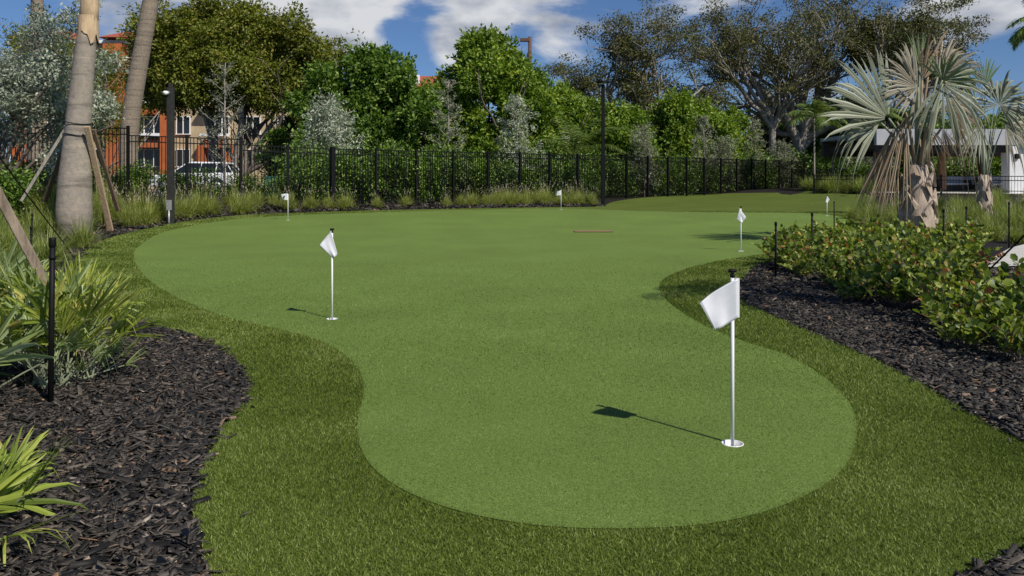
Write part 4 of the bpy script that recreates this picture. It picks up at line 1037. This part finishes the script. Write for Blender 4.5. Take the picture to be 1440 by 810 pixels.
mb = MB(); mb.box(-.12,.0,-.05,.05,h-.25,h-.15); mb.build('arm', M['brownmetal'], root)

# ------------------------------------------------------------------ cars
def car(pos, rz, paint, label, suv=True, name='parked_car'):
    root = empty(name, pos, label, 'car', 'parked cars', rz)
    L = 4.7; hw = .92; hgt = 1.66 if suv else 1.45; zb = .28
    def arch(cx, r=.40, n=8): return [(cx+r*math.cos(PI-PI*k/n), zb+.05+r*math.sin(PI-PI*k/n)*.95) for k in range(n+1)]
    side = [(-L/2+.02, zb+.12), (-L/2+.12, zb)]+arch(-1.42)+arch(1.38)+[(L/2-.12, zb), (L/2, zb+.2), (L/2-.02, .92), (L/2-.16, 1.06), (-.72, 1.02), (-1.9, .93), (-L/2+.12, .82), (-L/2, .66)]
    mb = MB(); mb.prism(side, -hw, hw); mb.build('body', M[paint], root, True, .06)
    # cabin
    lo = [(-1.08, 1.0), (2.18, 1.04)]; hi = [(-.22, hgt-.06), (1.72, hgt-.10)]
    mb = MB(); iw = hw-.05; tw = hw-.24
    mb.hexa([(lo[0][0],-iw,.98),(lo[1][0],-iw,.98),(lo[1][0],iw,.98),(lo[0][0],iw,.98),(hi[0][0],-tw,hgt-.07),(hi[1][0],-tw,hgt-.09),(hi[1][0],tw,hgt-.09),(hi[0][0],tw,hgt-.07)])
    mb.build('window_glass', M['glass'], root, False, .02)
    mb = MB(); mb.hexa([(-.32,-tw-.02,hgt-.085),(1.95,-tw-.02,hgt-.12),(1.95,tw+.02,hgt-.12),(-.32,tw+.02,hgt-.085),(-.05,-tw+.10,hgt),(1.8,-tw+.10,hgt-.03),(1.8,tw-.10,hgt-.03),(-.05,tw-.10,hgt)])
    mb.build('roof', M[paint], root, True, .03)
    mb = MB()
    for sy in (-1, 1):
        for (x0, x1) in ((-1.12,-.30),(.42,.50),(1.28,1.34),(2.24,1.84)):
            mb.bar((x0, sy*(iw+.012), 1.0), (x1, sy*(tw+.012), hgt-.09), .045, .03, up=(0,1,0))
    mb.build('pillar', M[paint], root)
    for cx in (-1.42, 1.38):
        for sy in (-1, 1):
            mb = MB(); mb.tube([(cx, sy*(hw-.20), .34), (cx, sy*(hw-.005), .34)], .34, 24); w_ = mb.build('wheel', M['rubber'], root, True)
            mb = MB(); mb.tube([(cx, sy*(hw-.03), .34), (cx, sy*(hw+.008), .34)], [.22,.20], 16); mb.build('rim', M['galv'], w_, True)
    for sy in (-1, 1):
        mb = MB(); mb.box(-L/2-.01, -L/2+.28, sy*.72-.16, sy*.72+.16, .66, .80); mb.build('headlight', M['glass'], root, False, .02)
        mb = MB(); mb.box(L/2-.14, L/2+.01, sy*.76-.12, sy*.76+.12, .80, 1.0); mb.build('tail_light', M['redroof'], root, False, .02)
        mb = MB(); mb.box(-.95, -.75, sy*(hw+.08)-.09, sy*(hw+.08)+.09, 1.0, 1.13); mb.build('mirror', M[paint], root, False, .03)
        for x in (-.1, 1.0):
            mb = MB(); mb.box(x, x+.2, sy*(hw+.012)-.012, sy*(hw+.012)+.012, .88, .905); mb.build('door_handle', M[paint], root)
    mb = MB(); mb.box(-L/2-.02, -L/2+.1, -.8, .8, .30, .42); mb.build('bumper', M['rubber'], root, False, .02)
    return root
p = G(wx(277, 43.5), 43.5)+Vector((0,0,.02)); car(p, 0.05, 'carpaint', 'white sport utility car parked behind the fence at left')
p = G(wx(40, 45), 45)+Vector((0,0,.02)); car(p, 0.0, 'cardark', 'dark blue car mostly hidden behind the ringed palm', False)
b = G(wx(384, 40), 40); root = empty('utility_cabinet', b, 'teal utility cabinet behind the fence right of the white car', 'cabinet')
mb = MB(); mb.box(-.3,.3,-.25,.25,0,.95); mb.build('body', M['teal'], root, False, .03)
mb = MB(); mb.box(-.34,.34,-.29,.29,.952,1.02); mb.build('lid', M['teal'], root, False, .01)

# ------------------------------------------------------------------ orange and cream building
BY = 72.0; b = G(wx(200, BY), BY); b.z = .95
B = empty('apartment_building', b, 'orange and cream building with red tiled roof behind the car park', 'building')
def bx(px): return wx(px, BY)-b.x
def bz(py): return wz(py, BY)-b.z
def bpart(name, mat, x0, x1, y0, y1, d0, d1, par=B):
    mb = MB(); mb.box(bx(x0), bx(x1), d0, d1, bz(y1) if y1 is not None else 0, bz(y0)); return mb.build(name, M[mat], par)
bpart('wall', 'cream', 20, 241, 62, None, 0, 12); bpart('wall', 'cream', 241.1, 455, 120, None, .3, 12)
bpart('coping', 'white', 16, 243, 57.5, 61.8, -.5, 12.4); bpart('coping', 'white', 243.2, 457, 116.5, 119.8, -.2, 12.4)
for (x0, x1, yt) in ((28,47,128),(154,180,64),(233,241,152),(284,291,205),(322,329,205)):
    bpart('pilaster', 'orange', x0, x1, yt, None, -1.2, -.003)
mb = MB(); z0 = bz(56.5); z1 = bz(38)
for (xa, xb) in ((150,200),(20,110)):
    x0, x1 = bx(xa), bx(xb); mb.v += [(x0,-1.6,z0),(x1,-1.6,z0),(x1,8,z0),(x0,8,z0),((x0*.7+x1*.3),2,z1),((x0*.3+x1*.7),2,z1)]; n = len(mb.v)-6
    mb.f += [(n,n+1,n+5,n+4),(n+1,n+2,n+5),(n+2,n+3,n+4,n+5),(n+3,n,n+4),(n,n+3,n+2,n+1)]
mb.build('roof', M['redroof'], B)
def window(x0, x1, y0, y1, mull=2, dep=-.06):
    mb = MB(); X0, X1, Z0, Z1 = bx(x0), bx(x1), bz(y1), bz(y0); t = .07
    mb.box(X0-t, X1+t, dep-.12, dep+.02, Z1, Z1+t); mb.box(X0-t, X1+t, dep-.16, dep+.02, Z0-t, Z0)
    for k in range(mull+1):
        x = X0+(X1-X0)*k/mull; mb.box(x-t/2, x+t/2, dep-.12, dep+.02, Z0+.002, Z1-.002)
    wn = mb.build('window', M['white'], B); mb = MB(); mb.box(X0, X1, dep-.03, dep+.03, Z0+.01, Z1-.01); mb.build('pane', M['glass'], wn)
for fl_ in range(4):
    dy = 46*fl_
    for (x0, x1, m_) in ((68,92,2),(110,145,3),(190,231,3),(247,266,2),(292,321,3),(345,365,2),(390,415,3),(432,450,2)):
        if x0 > 241 and fl_ > 1: continue
        window(x0, x1, 210.5-dy, 234-dy, m_, -.06 if x0 < 241 else .24)
for fl_ in range(3):
    dy = 46*fl_
    bpart('spandrel', 'orange', 188, 232.8, 197-dy, 208-dy, -.9, -.2) if fl_ < 2 else None
    bpart('spandrel', 'orange', 291.2, 321.8, 197-dy, 208-dy, -.9, -.2) if fl_ < 1 else None
    bpart('balcony', 'white', 186, 232.5, 188.5-dy, 192.5-dy, -1.3, -.2)
    bpart('balcony', 'white', 288, 324, 188.5-dy, 192.5-dy, -1.25, -.2)
# second building, only its red roof shows
b2 = G(wx(590, 95), 95); B2 = empty('house', b2, 'house whose red tiled roof shows between the dense trees', 'building')
h = wz(123, 95)-b2.z; mb = MB(); mb.box(-5,5,0,9,0,h-.01); mb.build('wall', M['cream'], B2)
mb = MB(); mb.v += [(-5.6,-.6,h),(5.6,-.6,h),(5.6,9.6,h),(-5.6,9.6,h),(-2.2,4.5,h+2.0),(2.2,4.5,h+2.0)]; mb.f += [(0,1,5,4),(1,2,5),(2,3,4,5),(3,0,4),(0,3,2,1)]; mb.build('roof', M['redroof'], B2)
mb = MB(); mb.box(-.9,-.1,.5,1.3,h+.25,h+1.6); mb.build('chimney', M['white'], B2)
for x in (-3, 0, 3):
    mb = MB(); mb.box(x-.6,x+.6,-.05,.05,h-2.6,h-1.2); mb.build('window', M['glass'], B2)

# ------------------------------------------------------------------ pavilion at right
PY = 43.0; b = G(wx(1416, PY), PY); PV = empty('pavilion', b, 'white flat-roofed open pavilion behind the fan palms', 'pavilion')
def vx(px): return wx(px, PY)-b.x
def vz(py): return wz(py, PY)-b.z
mb = MB(); mb.box(vx(1222), vx(1560), -.9, -.6, vz(205), vz(183)); mb.build('fascia', M['stuccoshade'], PV)
mb = MB(); mb.box(vx(1224), vx(1560), -.598, 7, vz(190), vz(184.5)); mb.build('roof', M['stuccoshade'], PV)
mb = MB(); mb.box(vx(1224), vx(1560), 6.5, 6.8, vz(214), vz(190.5))
for k in range(14): x = vx(1232)+k*1.0; mb.box(x, x+.12, -.55, 6.4, vz(209), vz(200))
mb.box(vx(1226), vx(1558), -.56, -.3, vz(215), vz(206)); mb.build('beam', M['beam'], PV)
mb = MB(); mb.box(vx(1406), vx(1427), -.85, -.1, -.3, vz(196)); cl = mb.build('pillar', M['stucco'], PV, False, .01)
mb = MB(); mb.box(vx(1413), vx(1418), -.98, -.853, vz(224), vz(217)); mb.build('wall_light', M['black'], cl)
mb = MB(); mb.box(vx(1427.3), vx(1560), -1.25, -.95, vz(204), vz(177)); mb.build('canopy_edge', M['white'], PV)
for px, d0 in ((1348,1.5),(1430,3.0),(1372,5.6),(1300,5.4),(1262,1.5),(1440,.5)):
    mb = MB(); mb.box(vx(px)-.17, vx(px)+.17, d0, d0+.34, -.3, vz(209.5)); mb.build('post', M['timber'], PV)
tb = strip('terrace', [(17.5,43.6),(34,38.5),(45,38.5),(45,52),(20,52)], .03, M['concrete'], 3); tag(tb, kind='structure')
def sofa(x, y, rz, label, w=1.9):
    root = empty('outdoor_sofa', G(x, y)+Vector((0,0,.03)), label, 'sofa', 'outdoor sofas under the pavilion', rz)
    mb = MB(); mb.box(-w/2, w/2, -.4, .4, .06, .34); mb.build('seat_base', M['wicker'], root, False, .02)
    mb = MB(); mb.box(-w/2, w/2, .3, .42, .342, .82); mb.build('backrest', M['wicker'], root, False, .03)
    for s_ in (-1, 1):
        mb = MB(); mb.box(s_*w/2-.07, s_*w/2+.07, -.4, .298, .342, .6); mb.build('armrest', M['wicker'], root, False, .02)
        for q in (-.3, .3): mb = MB(); mb.tube([(s_*(w/2-.1), q, 0), (s_*(w/2-.1), q, .058)], .025, 8); mb.build('leg', M['black'], root)
    mb = MB(); mb.box(-w/2+.08, w/2-.08, -.38, .29, .345, .47); mb.build('seat_cushion', M['cushion'], root, False, .04)
    mb = MB(); mb.box(-w/2+.1, w/2-.1, .14, .28, .48, .86); mb.build('back_cushion', M['cushion'], root, False, .04)
sofa(wx(1337, 45), 45, .1, 'outdoor sofa left of the smaller fan palm')
sofa(wx(1367, 46), 46, -.2, 'outdoor sofa directly behind the smaller fan palm')
sofa(wx(1399, 44), 44, .15, 'outdoor sofa beside the white pillar')
b = G(wx(1219, 56), 56); sc = empty('privacy_screen', b, 'grey slatted screen beyond the far grass strip', 'screen')
mb = MB()
for k in range(12): mb.box(-1.2+k*.2, -1.2+k*.2+.17, -.02, .02, .05, 1.3)
mb.build('slats', plain('blue_grey_paint', (.16,.19,.25), .6), sc)
mb = MB()
for x in (-1.25, 1.22): mb.box(x-.04, x+.04, -.06, .06, -.2, 1.4)
mb.build('frame', M['galv'], sc)

# ------------------------------------------------------------------ sky, sun, camera
SUN = Vector((.66*math.cos(R(44)), -.75*math.cos(R(44)), math.sin(R(44)))).normalized()
w = bpy.data.worlds.new("World"); scene.world = w; w.use_nodes = True
nt = w.node_tree; bg = nt.nodes['Background']
sky = N(nt, 'ShaderNodeTexSky'); sky.sky_type = 'NISHITA'; sky.sun_disc = False
sky.sun_elevation = math.asin(SUN.z); sky.sun_rotation = math.atan2(SUN.x, SUN.y); sky.air_density = .9; sky.dust_density = .15; sky.ozone_density = 4.5
tc = N(nt, 'ShaderNodeTexCoord')
mp = N(nt, 'ShaderNodeMapping'); mp.inputs['Scale'].default_value = (1, 1, 2.2); nt.links.new(tc.outputs['Generated'], mp.inputs['Vector'])
n1 = N(nt, 'ShaderNodeTexNoise'); n1.inputs['Scale'].default_value = 6.0; n1.inputs['Detail'].default_value = 9; n1.inputs['Roughness'].default_value = .55; n1.inputs['Distortion'].default_value = .3
nt.links.new(mp.outputs[0], n1.inputs['Vector'])
acc = n1.outputs['Fac']
def addn(a, b_, op='ADD'):
    m_ = N(nt, 'ShaderNodeMath', operation=op)
    for i, q in enumerate((a, b_)):
        if isinstance(q, (int, float)): m_.inputs[i].default_value = q
        else: nt.links.new(q, m_.inputs[i])
    return m_.outputs[0]
for (px, py, rad, amp) in ((490,5,.10,.26),(400,-5,.10,.2),(680,15,.085,.24),(640,60,.05,.10),(770,10,.07,.12),(235,0,.08,.22),(565,55,.04,-.28),(600,15,.03,-.10),(735,62,.03,-.2),(1390,15,.09,.2),(960,0,.10,.12),(1200,60,.12,.1),(1415,75,.05,-.1)):
    d = Vector(((px-720)/F, 1, (HY-py)/F)).normalized()
    vm = N(nt, 'ShaderNodeVectorMath', operation='DISTANCE'); nt.links.new(tc.outputs['Generated'], vm.inputs[0]); vm.inputs[1].default_value = d
    mr = N(nt, 'ShaderNodeMapRange'); mr.interpolation_type = 'SMOOTHSTEP'; mr.inputs['From Min'].default_value = 0; mr.inputs['From Max'].default_value = rad*1.6; mr.inputs['To Min'].default_value = amp; mr.inputs['To Max'].default_value = 0
    nt.links.new(vm.outputs['Value'], mr.inputs['Value']); acc = addn(acc, mr.outputs[0])
cov = N(nt, 'ShaderNodeMapRange'); cov.interpolation_type = 'SMOOTHSTEP'; cov.inputs['From Min'].default_value = .56; cov.inputs['From Max'].default_value = .74
nt.links.new(acc, cov.inputs['Value'])
n2 = N(nt, 'ShaderNodeTexNoise'); n2.inputs['Scale'].default_value = 11; n2.inputs['Detail'].default_value = 8; nt.links.new(mp.outputs[0], n2.inputs['Vector'])
crm = ramp(nt, [(.38, (3.7,4.2,5.3)), (.62, (8.6,8.8,9.2))]); nt.links.new(n2.outputs['Fac'], crm.inputs['Fac'])
mx = N(nt, 'ShaderNodeMix'); mx.data_type = 'RGBA'; nt.links.new(cov.outputs[0], mx.inputs[0]); sc_ = N(nt, 'ShaderNodeMix'); sc_.data_type = 'RGBA'; sc_.blend_type = 'MULTIPLY'; sc_.inputs[0].default_value = 1; sc_.inputs[7].default_value = (.70, .82, 1.0, 1); nt.links.new(sky.outputs[0], sc_.inputs[6]); nt.links.new(sc_.outputs[2], mx.inputs[6]); nt.links.new(crm.outputs[0], mx.inputs[7])
nt.links.new(mx.outputs[2], bg.inputs['Color']); bg.inputs['Strength'].default_value = .078

sl = bpy.data.lights.new('sun', 'SUN'); sl.energy = 4.5; sl.angle = R(.5); sl.color = (1, .94, .84)
so = bpy.data.objects.new('sun', sl); COL.objects.link(so); so.rotation_euler = SUN.to_track_quat('Z', 'Y').to_euler()

cam = bpy.data.cameras.new('camera'); cam.sensor_width = 36; cam.lens = 36*F/1440; cam.shift_y = -(405-HY)/1440; cam.clip_end = 3000; cam.clip_start = .05
co = bpy.data.objects.new('camera', cam); COL.objects.link(co); co.location = (0, 0, H); co.rotation_euler = (R(90), 0, 0); scene.camera = co
scene.render.resolution_x = 1024; scene.render.resolution_y = 576
vs = scene.view_settings; vs.view_transform = 'Standard'; vs.look = 'None'; vs.exposure = 0; vs.gamma = 1
